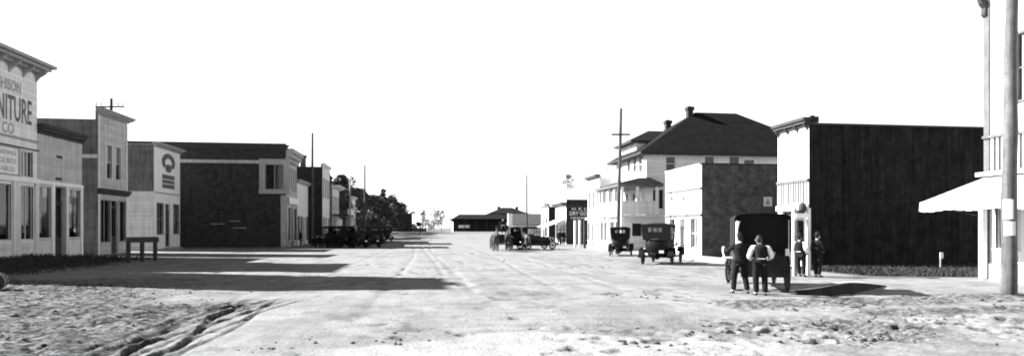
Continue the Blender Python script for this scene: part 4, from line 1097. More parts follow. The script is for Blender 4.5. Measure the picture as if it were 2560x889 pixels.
    if vest:
        mb = MB(); c = P['waist'] - Vector((0, 0, .05)); mb.tube([c + Vector((-.1, -.15, 0)), c + Vector((.1, -.15, 0))], .012, 5); mb.build('belt', M['trim'], r)
    if hat:
        mb = MB(); c = hd + Vector((0, -.005, .06))
        mb.lathe([(0, .13), (.06, .13), (.088, .1), (.095, .01), (.17, .005), (.172, -.01), (.09, -.012)], 16, Matrix.Translation(c)); mb.build('hat', M[coat], r, True)
    if hair:
        mb = MB(); mb.ball(hd + Vector((0, -.02, .015)), (.085, .098, .118), 12, 8); mb.build('hair', M['hair'], r, True)
    return r
WPH = 15 + 7.8
def wpos(px_, py_):          # a point beside the covered wagon, wagon frame -> world
    c = WC; t = math.radians(WPH); return c[0] + px_ * math.cos(t) + py_ * math.sin(t), c[1] - px_ * math.sin(t) + py_ * math.cos(t)
_c = pZ(1901, 19.5); WC = (_c[0], _c[1])

# covered wagon, seen from behind
r = empty('covered_wagon', (WC[0], WC[1], 0), -math.radians(WPH), 'dark covered delivery wagon with spoked wheels standing open-backed beside two men', 'wagon')
for sx in (-1, 1):
    wheel(r, (sx * .76, .05, .58), .58, .05, 12, 'brass' if False else 'tyre', 'pole', tilt=.0 * sx, rimw=.07)
    wheel(r, (sx * .74, 2.75, .47), .47, .05, 12, 'tyre', 'pole', tilt=-.28, rimw=.06)
mb = MB(); mb.tube([(-.74, .05, .58), (.74, .05, .58)], .05, 6); mb.build('rear_axle', M['pole'], r)
mb = MB(); mb.tube([(-.74, 2.75, .47), (.74, 2.75, .47)], .05, 6); mb.box(-.06, .06, .1, 2.8, .48, .58); mb.build('front_axle', M['pole'], r)
mb = MB(); mb.box(-.62, .62, -.55, 3.2, .72, .8); mb.box(-.66, -.61, -.55, 3.2, .8, 1.25); mb.box(.61, .66, -.55, 3.2, .8, 1.25); mb.box(-.61, .61, -.56, -.5, .45, 1.1); mb.box(-.61, .61, 3.15, 3.2, .8, 1.3)
mb.build('wagon_box', M['dark_boards'], r)
cv = MB(); vs = []; n = 16; ys = [-.6, -.1, .4, .9, 1.4]
pr = []
for i in range(n + 1):
    t = i / n
    if t < .3: pr.append((-.79 + .0 * t, 1.22 + (t / .3) * .95))
    elif t > .7: pr.append((.79, 1.22 + ((1 - t) / .3) * .95))
    else:
        q = (t - .3) / .4; pr.append((-.79 * math.copysign(abs(math.cos(PI * q)) ** .5, math.cos(PI * q)), 2.17 + .17 * math.sin(PI * q) ** .6))
for j, y in enumerate(ys):
    for (a_, b_) in pr: vs.append((a_, y, b_ - (.03 if j % 2 else 0)))
cv.add(vs, [(j * (n + 1) + i, j * (n + 1) + i + 1, (j + 1) * (n + 1) + i + 1, (j + 1) * (n + 1) + i) for j in range(4) for i in range(n)])
cover = cv.build('cover', M['top'], r)
mb = MB(); mb.add([(a_ * .985, -.42, b_ - .015) for a_, b_ in pr], [tuple(range(n + 1))]); mb.build('inner_shade_sheet', M['top'], cover)  # dark sheet across the back stands in for shade inside the cover
# tied back side curtain, pale
mb = MB(); vs = []
for i in range(13):
    z = 2.1 - .9 * i / 12; w = .13 * (1 - .5 * math.sin(PI * min(1, i / 9))) ; vs += [(-.76, -.64, z), (-.76 + w, -.67, z + .01), (-.76 + w * .5, -.72, z)]
mb.add(vs, [(3*i, 3*i+1, 3*i+4, 3*i+3) for i in range(12)] + [(3*i+1, 3*i+2, 3*i+5, 3*i+4) for i in range(12)] + [(3*i+2, 3*i, 3*i+3, 3*i+5) for i in range(12)])
mb.build('tied_curtain', M['cloth'], cover)
mb = MB(); mb.tube([(-.72, -.62, 1.2), (-.72, -.62, 2.15)], .022, 6); mb.tube([(.72, -.62, 1.2), (.72, -.62, 2.15)], .022, 6); mb.build('cover_posts', M['pole'], cover)
mb = MB(); mb.tube([(-.95, 1.4, .95), (-1.0, 1.4, 1.15), (-.97, 1.4, 1.3)], .02, 6); mb.tube([(-.95, 1.9, .95), (-1.0, 1.9, 1.15), (-.97, 1.9, 1.3)], .02, 6); mb.box(-1.0, -.66, 1.3, 2.0, .9, .94); mb.build('side_step', M['trim'], r)
mb = MB(); mb.box(.62, .72, -.66, -.6, 1.1, 1.3); mb.build('reflector', M['paper'], r)

a = gp(1851, 733)
person('man in dark coat seen from behind, arm on the wagon side', a[0], a[1], 10,
       dict(lank=(-.2, .0, .09), lknee=(-.16, .06, .5), ltoe=(-.24, .17, .035), rank=(.17, -.12, .09), rknee=(.13, -.01, .5), rtoe=(.22, .05, .035),
            lel=(-.33, .1, 1.22), lwr=(-.36, .34, 1.3), lhd=(-.36, .43, 1.33), rel=(.27, -.02, 1.12), rwr=(.2, .2, 1.05), rhd=(.17, .28, 1.04), head=(0, .04, 1.6)), hat=True, scale=1.0)
a = gp(1901, 739)
person('man in white shirt and dark vest seen from behind at the back of the wagon', a[0], a[1], 18,
       dict(lank=(-.1, .02, .09), ltoe=(-.14, .2, .035), rank=(.12, -.05, .09), rtoe=(.17, .12, .035), lsh=(-.21, .0, 1.38), rsh=(.21, .0, 1.38),
            lel=(-.31, .0, 1.1), lwr=(-.22, .25, 1.02), lhd=(-.16, .33, 1.03), rel=(.31, .0, 1.1), rwr=(.22, .25, 1.02), rhd=(.16, .33, 1.03),
            neck=(0, .02, 1.45), head=(-.03, .08, 1.58)), sleeves='shirt', vest='vest_cloth', hat=False, scale=1.0)
# kerb stand with two posts and a crosspiece, two men leaning on it
q0, q1 = pZ(1987, 25.6), pZ(2021, 25.6)
r = site('post_stand', ((q0[0] + q1[0]) / 2, q0[1], 0), 'two pale posts carrying a small board and lamp by the black store corner', 'stand')
for q in (q0, q1):
    mb = MB(); mb.box(q[0] - .065, q[0] + .065, q[1] - .06, q[1] + .06, -.2, zv(520, 25.6)); mb.build('post', M['trim' if q is q1 else 'grey_trim'], r)
mb = MB(); mb.T = Matrix.Translation((q0[0], q0[1], 0)) @ Matrix.Rotation(math.atan2(q1[1] - q0[1], q1[0] - q0[0]), 4, 'Z'); ln = math.hypot(q1[0] - q0[0], q1[1] - q0[1])
mb.box(.0, ln, -.1, -.065, zv(545, 25.6), zv(533, 25.6)); mb.box(-.05, ln + .05, -.11, .1, zv(549, 25.6), zv(547, 25.6)); mb.build('board', M['paint'], r)
mb = MB(); c = ((q0[0] + q1[0]) / 2 + .06, q0[1]); mb.lathe([(0, 2.45), (.08, 2.46), (.15, 2.56), (.16, 2.7), (.12, 2.82), (.04, 2.87), (0, 2.9)], 14, Matrix.Translation((c[0], c[1], zv(532, 25.6) - 2.46))); mb.build('lamp', M['dark_trim'], r, True)
a = pZ(1996, 25.3)
person('dark-clothed man with pale sleeve leaning back on the left post of the stand', a[0] - .06, a[1] - .25, 60,
       dict(pelvis=(0, .02, .9), waist=(0, -.03, 1.06), chest=(0, -.1, 1.28), neck=(0, -.12, 1.42), head=(0, -.08, 1.56), lsh=(-.18, -.1, 1.36), rsh=(.18, -.1, 1.36), lhip=(-.1, .02, .86), rhip=(.1, .02, .86),
            rel=(.28, -.14, 1.1), rwr=(.24, .08, .98), rhd=(.2, .16, .96), lel=(-.26, -.14, 1.1), lwr=(-.2, .06, .92), lhd=(-.18, .1, .86), lank=(-.1, .12, .09), ltoe=(-.12, .32, .035), rank=(.1, .04, .09), rtoe=(.12, .24, .035)),
       sleeves='shirt', vest='vest_cloth', hat=True, scale=.98)
a = pZ(2032, 25.1)
person('all dark-clothed man standing against the right post of the stand', a[0] + .02, a[1] - .25, 75, dict(lank=(-.06, .0, .09), rank=(.06, .03, .09), lknee=(-.08, .03, .5), rknee=(.08, .05, .5), rel=(.22, .08, 1.12), rwr=(.12, .24, 1.02), rhd=(.05, .28, 1.0)), scale=.98)

# ---- team in the middle of the street
def horse(label, x, y, phi, m='horse', s=1.0, group='horses in the street', down=0.0):
    r = empty('horse', (x, y, rise(y)), -math.radians(phi), label, 'horse', group); r.scale = (s,) * 3
    V = Vector
    ch = [[('mid', V((0, -.05, 1.15)), (.29, .33)), ('rump', V((0, -.6, 1.22)), (.27, .29)), ('dock', V((0, -.82, 1.22)), .13)],
          [('mid', V((0, -.05, 1.15)), .3), ('chest', V((0, .5, 1.18)), (.25, .3)), ('nb', V((0, .78, 1.38)), (.15, .22)), ('nk', V((0, 1.02, 1.66 - down)), (.1, .16)), ('poll', V((0, 1.16, 1.88 - down)), (.09, .1)), ('fh', V((0, 1.32, 1.75 - down)), (.085, .1)), ('mz', V((0, 1.5, 1.5 - down)), (.06, .065))]]
    for sx in (-1, 1):
        ch.append([('chest', V((0, .5, 1.18)), .3), (f'sh{sx}', V((sx * .15, .55, .95)), (.1, .13)), (f'kn{sx}', V((sx * .16, .6, .5)), .055), (f'ft{sx}', V((sx * .16, .58, .14)), .04), (f'hf{sx}', V((sx * .16, .64, .03)), .06)])
        ch.append([('rump', V((0, -.6, 1.22)), .3), (f'st{sx}', V((sx * .17, -.52, .88)), (.12, .16)), (f'hk{sx}', V((sx * .17, -.82, .52)), .06), (f'hft{sx}', V((sx * .17, -.74, .14)), .042), (f'hhf{sx}', V((sx * .17, -.68, .03)), .06)])
    b = skin_obj(ch, 'body', m, r)
    mb = MB()
    for sx in (-1, 1): mb.tube([(sx * .06, 1.14, 1.95 - down), (sx * .08, 1.15, 2.08 - down)], [.035, .008], 6)
    join_into(b, mb)
    mb = MB(); mb.tube([(0, -.84, 1.27), (0, -.98, 1.1), (0, -1.0, .75), (0, -.98, .5)], [.04, .07, .09, .03], 8); mb.build('tail', M['hair'], r, True)
    mb = MB(); mb.tube([(0, .68, 1.58), (0, .9, 1.78 - down * .7), (0, 1.08, 1.96 - down), (0, 1.2, 1.96 - down)], [.05, .07, .06, .03], 8); mb.build('mane', M['hair'], r, True)
    mb = MB(); mb.lathe([(.27, -.05), (.31, -.03), (.31, .03), (.27, .05), (.27, -.05)], 16, Matrix.Translation((0, .72, 1.22)) @ Matrix.Rotation(math.radians(-65), 4, 'X') @ Matrix.Diagonal((.8, 1.15, 1, 1)))
    mb.tube([(-.3, .5, 1.2), (-.31, -.6, 1.1)], .02, 5); mb.tube([(.3, .5, 1.2), (.31, -.6, 1.1)], .02, 5); mb.build('harness', M['leather'], r)
    return r
a = pZ(1241, 52.0); horse('horse with paler face, left one of the pair coming towards the camera', a[0], a[1] + .6, 180 + 2, 'bay', 1.02, down=.25)
a = pZ(1272, 52.6); horse('dark horse, right one of the pair in front of the seated driver', a[0], a[1] + .6, 180 + 8, 'horse', 1.0, down=.2)
a = pZ(1318, 55.0); horse('dark horse seen from behind between two black cars', a[0], a[1] + .5, -6, 'horse', .98, down=.5)
a = pZ(1260, 55.4)
r = empty('farm_wagon', (a[0], a[1] + .4, 0), math.radians(3), 'low open farm wagon behind the pair of horses', 'wagon')
for sx in (-1, 1):
    wheel(r, (sx * .75, 0, .5), .5, .045, 12, 'tyre', 'pole'); wheel(r, (sx * .75, 2.3, .58), .58, .045, 12, 'tyre', 'pole')
mb = MB(); mb.box(-.55, .55, -.4, 3.0, .75, .82); mb.box(-.6, -.55, -.4, 3.0, .75, 1.35); mb.box(.55, .6, -.4, 3.0, .75, 1.35); mb.box(-.55, .55, -.4, -.35, .82, 1.35); mb.box(-.55, .55, 2.95, 3.0, .82, 1.35); mb.build('wagon_box', M['dark_boards'], r)
mb = MB(); mb.box(-.58, .58, .05, .5, 1.8, 1.86); mb.box(-.58, .58, .45, .5, 1.86, 2.15); mb.box(-.5, -.45, .1, .45, 1.2, 1.8); mb.box(.45, .5, .1, .45, 1.2, 1.8); mb.build('bench', M['pole'], r)
mb = MB(); mb.tube([(0, -.3, .6), (0, -2.9, .7)], .045, 6); mb.build('shaft', M['pole'], r)
mb = MB(); mb.tube([(-.75, 0, .5), (.75, 0, .5)], .04, 6); mb.tube([(-.75, 2.3, .58), (.75, 2.3, .58)], .04, 6); mb.box(-.08, .08, 0, 2.3, .6, .74); mb.box(-.5, .5, -.1, .1, .55, .74); mb.box(-.5, .5, 2.2, 2.4, .6, .74); mb.build('axles', M['pole'], r)
t = math.radians(3)
person('driver in dark coat and hat seated high on the farm wagon', a[0] - .3 * math.sin(t), a[1] + .4 + .3, 177,
       dict(pelvis=(0, 0, .12), waist=(0, .02, .3), chest=(0, .05, .54), neck=(0, .06, .7), head=(0, .1, .84), lhip=(-.11, .06, .1), rhip=(.11, .06, .1), lknee=(-.15, .48, .1), rknee=(.15, .48, .1),
            lank=(-.15, .52, -.35), rank=(.15, .52, -.35), ltoe=(-.15, .72, -.4), rtoe=(.15, .72, -.4), lsh=(-.19, .04, .63), rsh=(.19, .04, .63), lel=(-.26, .1, .36), rel=(.26, .1, .36),
            lwr=(-.12, .36, .32), rwr=(.12, .36, .32), lhd=(-.08, .44, .32), rhd=(.08, .44, .32)), z=1.83)
a = pZ(1404, 70)
for k, (u, Z, lb, ph) in enumerate(((1398, 69, 'person in dark clothes standing under the dry goods awning, left one', 200), (1409, 70, 'person in dark clothes standing under the dry goods awning, right one', 150))):
    a = pZ(u, Z); person(lb, a[0], a[1], ph)
a = pZ(745, 63.5); person('dark-clothed person standing by the shop front of the brick block', -13.0, 70.6, 90)

# dark keg at the left edge
a = gp(-8, 724)
r = empty('keg', (a[0], a[1], 0), .4, 'dark round keg on its side at the very left edge', 'keg')
mb = MB(); T = Matrix.Translation((0, 0, .27)) @ Matrix.Rotation(PI / 2, 4, 'X')
mb.lathe([(0, -.36), (.2, -.36), (.25, -.2), (.27, 0), (.25, .2), (.2, .36), (0, .36)], 18, T); kb = mb.build('staves', M['dark_trim'], r, True)
for h_ in (-.24, .24):
    mb = MB(); mb.lathe([(.24, h_ - .025), (.256, h_ - .02), (.256, h_ + .02), (.24, h_ + .025)], 18, T); mb.build('hoop', M['brass'], kb)
# pale stake in the grass strip
a = pY(2352, 660, 26.6)
r = site('stake', (a[0], 26.6, 0), 'thin pale stake standing in the grass before the black wall', 'stake')
mb = MB(); mb.tube([(a[0] - .02, 26.6, -.1), (a[0] - .02, 26.6, .35), (a[0] + .02, 26.6, pY(2353, 632, 26.6)[1])], [.03, .03, .045], 7); mb.build('stick', M['pale_pole'], r)
mb = MB(); mb.box(a[0] - .06, a[0] + .1, 26.56, 26.59, pY(2353, 645, 26.6)[1], pY(2353, 630, 26.6)[1]); mb.build('flag', M['paper'], r)

# ================================================================ TREES
rng = np.random.default_rng(3)
def tree(label, x, y, h, w, m='leaf', name='tree', dens=1.0, leaf=.3, base=.12, clumps=26, col=False, group='trees at the far left', trunk=.22):
    z0 = rise(y)
    r = empty(name, (x, y, z0), 0, label, 'tree', group)
    tk = MB(); lean = rng.uniform(-.3, .3, 2)
    tk.tube([(0, 0, -.3), (lean[0] * .3, lean[1] * .3, h * .3), (lean[0], lean[1], h * .62), (lean[0] * 1.1, lean[1], h * .9)], [trunk, trunk * .75, trunk * .45, trunk * .12], 9)
    cl = []
    for i in range(clumps):
        f = rng.uniform(base, 1) if not col else rng.uniform(base, 1)
        prof = math.sin(PI * min(1, (.15 + .85 * f)) ** 1.1) ** .6 if not col else math.sin(PI * (.12 + .82 * f)) ** .5
        rad = w * max(.12, prof) * math.sqrt(rng.uniform(.1, 1))
        t = rng.uniform(0, 2 * PI); c = np.array([rad * math.cos(t) + lean[0] * f, rad * math.sin(t) + lean[1] * f, h * (.06 + .9 * f)])
        cl.append((c, rng.uniform(.3, .55) * w * (.75 if f > .8 else 1)))
        if i % 2 == 0:
            b = c * np.array([.15, .15, .72]); mid_ = (b + c) / 2 + np.array([0, 0, .2])
            tk.tube([tuple(b), tuple(mid_), tuple(c)], [trunk * .35, trunk * .2, .03], 5)
    tk.build('trunk', M['bark'], r, True)
    P = []; 
    for c, s in cl:
        n = int(170 * dens); d = rng.normal(size=(n, 3)); d /= np.linalg.norm(d, axis=1)[:, None]
        P.append(c + d * (s * rng.uniform(.25, 1.05, (n, 1)) ** .7) * np.array([1, 1, .8]))
    P = np.concatenate(P); P[:, 2] = np.maximum(P[:, 2], .3); n = len(P)
    a_ = rng.normal(size=(n, 3)); a_ /= np.linalg.norm(a_, axis=1)[:, None]; b_ = np.cross(a_, rng.normal(size=(n, 3))); b_ /= np.linalg.norm(b_, axis=1)[:, None]
    s = (leaf * rng.uniform(.5, 1.2, n))[:, None]
    V_ = np.stack([P - a_ * s * .5, P + b_ * s * .3, P + a_ * s * .5, P - b_ * s * .3], 1).reshape(-1, 3)
    me = bpy.data.meshes.new('crown'); me.from_pydata(V_.tolist(), [], np.arange(4 * n).reshape(n, 4).tolist()); me.materials.append(M[m])
    o = bpy.data.objects.new('crown', me); COL.objects.link(o); o.parent = r
    return r
TL = [(834, 96, 440, 2.2, 'first dark leafy tree, just behind the gallery store'), (852, 104, 436, 2.6, 'tall dark leafy tree right of the pale-fronted gallery store'),
      (880, 110, 446, 2.8, 'dark leafy tree behind the pale pole'), (902, 116, 470, 2.6, 'dark leafy tree just left of the thin pole'),
      (928, 120, 486, 2.9, 'dark leafy tree just right of the thin pole'), (955, 124, 470, 1.6, 'slim dark leafy tree rising to a point above its neighbours'),
      (948, 128, 492, 3.0, 'broad dark leafy tree behind the slim pointed one'), (978, 132, 490, 3.0, 'last dark leafy tree before the flat-topped dark shop'), (992, 142, 512, 2.6, 'low dark leafy tree against the flat-topped dark shop'),
      (812, 96, 424, 1.3, 'small light tree top showing above the tall dark-sided store')]
for k, (u, Z, vt, w, lb) in enumerate(TL):
    a = pZ(u, Z); h = zv(vt, Z) - rise(a[1])
    tree(lb, a[0], a[1], h, w, leaf=.4, dens=1.0, clumps=int(20 + 4 * w))
for k, (u, Z, vt, w, lb) in enumerate([(1085, 175, 518, 2.2, 'thin pale tree, middle one right of the far pole'), (1104, 180, 516, 1.4, 'tall thin pale tree beside the depot'), (1056, 185, 524, 1.3, 'thin pale tree left of the others near the far pole'), (1072, 170, 540, 2.2, 'low pale bush-like tree at the street end')]):
    a = pZ(u, Z); h = zv(vt, Z) - rise(a[1])
    tree(lb, a[0], a[1], h, w, 'pale_leaf', dens=.3, leaf=.35, clumps=16, group='thin pale trees at the street end', trunk=.1, base=.1)
a = pZ(1420, 150); tree('faint thin tree top showing over the dry goods store', a[0], a[1], zv(432, 150) - rise(a[1]), 2.2, 'pale_leaf', dens=.35, leaf=.3, clumps=14, group='thin pale trees at the street end', trunk=.1, base=.75)
for k, (u, Z, w, vt, lb) in enumerate([(1018, 142, 1.6, 552, 'dark low bush before the flat-topped shop'), (1040, 150, 1.4, 555, 'dark low bush behind the board fence')]):
    a = pZ(u, Z); tree(lb, a[0], a[1], zv(vt, Z) - rise(a[1]), w, name='bush', leaf=.3, dens=.7, clumps=14, base=.0, group='bushes at the street end', trunk=.08)

# ================================================================ GROUND
def hash2(ix, iy, seed):
    n = (ix.astype(np.int64) * 374761393 + iy.astype(np.int64) * 668265263 + seed * 1442695041) & 0xffffffff
    n = ((n ^ (n >> 13)) * 1274126177) & 0xffffffff
    return ((n ^ (n >> 16)) & 0xffff) / 65535.0
def vnoise(x, y, seed=0):
    ix, iy = np.floor(x), np.floor(y); fx, fy = x - ix, y - iy
    fx = fx * fx * (3 - 2 * fx); fy = fy * fy * (3 - 2 * fy)
    a, b = hash2(ix, iy, seed), hash2(ix + 1, iy, seed); c, d = hash2(ix, iy + 1, seed), hash2(ix + 1, iy + 1, seed)
    return (a * (1 - fx) + b * fx) * (1 - fy) + (c * (1 - fx) + d * fx) * fy
def fbm(x, y, f, oct=3, seed=0):
    r = 0; amp = 1; tot = 0
    for o in range(oct):
        r = r + amp * vnoise(x * f, y * f, seed + o * 7); tot += amp; amp *= .5; f *= 2.03
    return r / tot
def axis_pts(dense0, dense1, step, lo, hi, g=1.12):
    c = list(np.arange(dense0, dense1, step)); s = step; v = c[-1]
    while v < hi: s *= g; v += s; c.append(v)
    s = step; v = c[0]; L_ = []
    while v > lo: s *= g; v -= s; L_.append(v)
    return np.array(L_[::-1] + c)
xs = axis_pts(-17, 14, .05, -1800, 1800, 1.1)
ys = []; v = 7.5
while v < 2600: ys.append(v); v += max(.045, .0045 * v) if v < 60 else .0048 * v * (1 + (v - 60) / 60)
ys = np.array([-300, -100, -30, -8, 0, 4, 6, 7] + ys)
Xg, Yg = np.meshgrid(xs, ys)
# world -> photo coordinates of flat ground, used only to locate the marks measured in the photo
Zc = np.maximum(Xg * ST + Yg * CT, .5); Xc = Xg * CT - Yg * ST
def blob(x0, x1, y0, y1, s): return sstep(x0 - s, x0 + s, Xg) * (1 - sstep(x1 - s, x1 + s, Xg)) * sstep(y0 - s, y0 + s, Yg) * (1 - sstep(y1 - s, y1 + s, Yg))
rise_a = 1.15 * sstep(72, 150, Yg) + 1.0 * sstep(150, 400, Yg)
lf = fbm(Xg, Yg, .25, 3, 1)
edge = fbm(Xg, Yg, .5, 3, 5) * 3 - 1.5
rut_x = -4.55 + .25 * np.sin(Yg * .35) + .02 * (Yg - 12)
leftm = (1 - sstep(-1.1, .9, Xg - (rut_x - .2) + .35 * edge)) * sstep(6, 9, Yg) * (1 - sstep(23, 28, Yg + edge)) * sstep(-40, -25, Xg)
far_edge = 1 - sstep(-3.5, 1.5, Xg + edge + 6 + (Yg - 17) * .2) 
leftm = leftm * np.where(Yg > 17, far_edge, 1)
clod = fbm(Xg, Yg, 2.6, 3, 11); clod2 = np.abs(fbm(Xg, Yg * .6, 4.2, 2, 17) - .5) * 2
hgt = rise_a + .04 * (fbm(Xg, Yg, .35, 3, 3) - .5)
near = 1 - sstep(45, 70, Yg)
hgt += near * .012 * (fbm(Xg, Yg, 3.2, 3, 23) - .5)
c3 = fbm(Xg, Yg, 5.5, 3, 201); c4 = fbm(Xg, Yg, 1.3, 2, 205)
ridge = 1 - np.abs(fbm(Xg, Yg, 3.1, 3, 211) * 2 - 1)
c5 = fbm(Xg, Yg, 9.0, 2, 231)
hgt += leftm * (.03 * (clod - .45) + .07 * (c3 - .5) * (.4 + c4) + .05 * (c5 - .5) + .02 * (sstep(.8, .97, ridge)) - .04 * sstep(.6, .7, fbm(Xg, Yg, 3.3, 2, 221)))
# ruts along the street
rutm = sstep(7, 10, Yg) * (1 - sstep(16.2, 18.6, Yg))
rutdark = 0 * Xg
for dx, wd, dp in ((-.42, .05, .025), (-.1, .1, .06), (.14, .05, .04), (.34, .06, .055), (.52, .04, .035), (.7, .05, .045), (.92, .04, .03), (1.12, .04, .025)):
    wob = .1 * np.sin(Yg * 1.3 + dx * 9) + .12 * (vnoise(Yg * .9 + dx * 30, Yg * 0, 4) - .5)
    q = (Xg - rut_x - dx * (1 + .0 * Yg) - wob) / wd
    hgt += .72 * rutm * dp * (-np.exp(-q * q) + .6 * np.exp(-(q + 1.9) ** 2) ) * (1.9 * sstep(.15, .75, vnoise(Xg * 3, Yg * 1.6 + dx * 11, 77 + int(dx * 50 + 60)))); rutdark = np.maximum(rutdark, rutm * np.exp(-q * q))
hgt += rutm * np.exp(-((Xg - rut_x - .2) / .7) ** 2) * .06 * (c3 - .5)
# right foreground clods
rb = blob(2.0, 12.5, 8.4, 12.6, .7) * (.25 + .75 * sstep(.42, .6, lf + .15 * (fbm(Xg, Yg, 1, 2, 9))))
r1 = fbm(Xg, Yg, 3.4, 3, 31)
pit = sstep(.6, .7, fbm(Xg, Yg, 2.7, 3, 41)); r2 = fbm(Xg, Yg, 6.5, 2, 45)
hgt += rb * (.08 * (r1 - .5) + .09 * (r2 - .5) - .13 * pit)
rb2 = blob(7.2, 13.5, 14.3, 16.0, .4) ; hgt += rb2 * .14 * (fbm(Xg, Yg, 3.6, 3, 51) - .45)
rb3 = blob(9.5, 15.5, 12.8, 13.9, .3) ; hgt += rb3 * .1 * (fbm(Xg, Yg, 3.6, 3, 61) - .45)
rb4 = blob(12.8, 18, 14.6, 16.6, .35) ; hgt += rb4 * .14 * (fbm(Xg, Yg, 2.6, 3, 71) - .45)
# scattered small marks over the open street
sp = sstep(.7, .8, fbm(Xg, Yg, 2.1, 2, 81)) * sstep(.5, .62, fbm(Xg, Yg, .6, 2, 83)) * (1 - sstep(30, 60, Yg))
hgt -= sp * .05 * (1 - leftm)
# faint wheel tracks along and across
for xx, yy0, yy1 in ((-1.2, 12, 80), (1.1, 14, 90), (4.4, 16, 90), (5.8, 16, 90), (-3.2, 22, 90), (.3, 20, 120)):
    hgt -= .025 * np.exp(-((Xg - xx - .5 * np.sin(Yg * .06 + xx)) / .16) ** 2) * sstep(yy0, yy0 + 6, Yg) * (1 - sstep(yy1, yy1 + 20, Yg)) * (.4 + fbm(Xg, Yg, .5, 2, 91))
for yy in (13.9, 12.4, 17.2):
    hgt -= .02 * np.exp(-((Yg - yy - .35 * np.sin(Xg * .15 + yy)) / .12) ** 2) * sstep(-2, 3, Xg)
tone = np.ones_like(Xg) * (.94 + .14 * (lf - .5))
tone *= 1 - .25 * leftm * sstep(.35, .62, clod2 * .3 + fbm(Xg, Yg, 1.2, 3, 13) * .8)
tone *= 1 - .5 * leftm * sstep(.55, .66, fbm(Xg, Yg * 1.5, 3.0, 3, 221))
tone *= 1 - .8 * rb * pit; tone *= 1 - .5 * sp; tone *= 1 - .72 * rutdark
tone *= 1 - .35 * (rb2 + rb3 + rb4).clip(0, 1) * sstep(.5, .62, fbm(Xg, Yg, 3.6, 2, 55))
# sky reflection of a foreground puddle, painted as a paler tone
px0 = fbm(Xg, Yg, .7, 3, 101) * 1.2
puddle_glare = sstep(-.25, .15, 10.9 + px0 * .8 - .35 * np.abs(Xg - 2.0) - Yg + .1)
puddle_glare = puddle_glare * blob(-1.6, 5.5, 4, 12.5, .5)
tone *= 1 + .28 * puddle_glare
# dark earth in the weedy strip before the left shops and the plot by the black wall
weedm = .8 * blob(-40, -18, 28, 46, 2.5) * sstep(.3, .5, fbm(Xg, Yg, .8, 3, 111) + .2 * (Xg < -17))
grassm = .9 * sstep(16.6, 17.6, Xg + edge * .3) * sstep(23.0, 23.7, Yg + edge * .12 + .27 * (Xg - 16.7)) * (1 - sstep(28.5, 28.9, Yg))
tone *= 1 - .6 * weedm; tone *= 1 - .7 * grassm
damp = sstep(.5, .62, fbm(Xg * .35, Yg * 1.4, .5, 3, 121)) * (1 - sstep(24, 30, Yg)) * sstep(12.5, 15, Yg) * (1 - sstep(9, 13, Xg))
tone *= 1 - .1 * damp
patch = sstep(.5, .64, fbm(Xg, Yg * .5, .9, 4, 401)); tone *= 1 - .17 * patch * (1 - sstep(50, 90, Yg)) * (1 - .8 * puddle_glare)
scuff = sstep(.6, .68, fbm(Xg, Yg * .45, 3.1, 3, 411)) * sstep(.45, .6, fbm(Xg, Yg, .4, 2, 415)); tone *= 1 - .3 * scuff * (1 - sstep(30, 60, Yg)) * (1 - puddle_glare)
far = sstep(105, 140, Yg); tone *= 1 - .25 * far
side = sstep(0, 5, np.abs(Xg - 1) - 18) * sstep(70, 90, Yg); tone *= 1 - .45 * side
nxg, nyg = len(xs), len(ys)
co = np.stack([Xg, Yg, hgt], 2).reshape(-1, 3)
I = np.arange(nxg * nyg).reshape(nyg, nxg)
F_ = np.stack([I[:-1, :-1], I[:-1, 1:], I[1:, 1:], I[1:, :-1]], 2).reshape(-1, 4)
me = bpy.data.meshes.new('ground'); me.vertices.add(len(co)); me.vertices.foreach_set('co', co.ravel())
me.loops.add(F_.size); me.loops.foreach_set('vertex_index', F_.ravel().astype(np.int32))
me.polygons.add(len(F_)); me.polygons.foreach_set('loop_start', (np.arange(len(F_)) * 4).astype(np.int32)); me.polygons.foreach_set('loop_total', np.full(len(F_), 4, np.int32))
me.polygons.foreach_set('use_smooth', np.ones(len(F_), bool)); me.update(); me.validate()
mud = np.clip(leftm + .8 * rb * sstep(.3, .6, fbm(Xg, Yg, .9, 2, 301)) + .8 * (rb2 + rb3 + rb4) + .5 * rutm * np.exp(-((Xg - rut_x - .2) / .6) ** 2), 0, 1) * (1 - .8 * puddle_glare)
am = me.attributes.new('mud', 'FLOAT', 'POINT'); am.data.foreach_set('value', mud.ravel().astype(np.float32))
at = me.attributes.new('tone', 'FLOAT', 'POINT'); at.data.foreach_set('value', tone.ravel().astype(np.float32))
GALB = .25
m, nt, b = nmat('dusty_ground')
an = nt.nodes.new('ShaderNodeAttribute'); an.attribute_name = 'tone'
tc = nt.nodes.new('ShaderNodeTexCoord'); v_ = tc.outputs['Object']
n1 = _noise(nt, v_, 1.6, 6, .65); n2 = _noise(nt, v_, 14, 5, .6)
c1 = _math(nt, 'MULTIPLY', _mapr(nt, n1, .32, .68, .76, 1.1), _mapr(nt, n2, .35, .65, .82, 1.08))
am_ = nt.nodes.new('ShaderNodeAttribute'); am_.attribute_name = 'mud'
mpn = nt.nodes.new('ShaderNodeMapping'); mpn.inputs['Scale'].default_value = (1.0, 1.7, 1); nt.links.new(v_, mpn.inputs['Vector'])
n3 = _noise(nt, mpn.outputs[0], 4.2, 7, .72); sp3 = _mapr(nt, n3, .45, .56, 1.1, .16)
mxm = nt.nodes.new('ShaderNodeMix'); mxm.data_type = 'FLOAT'; nt.links.new(am_.outputs['Fac'], mxm.inputs[0]); mxm.inputs[2].default_value = 1.0; nt.links.new(sp3, mxm.inputs[3])
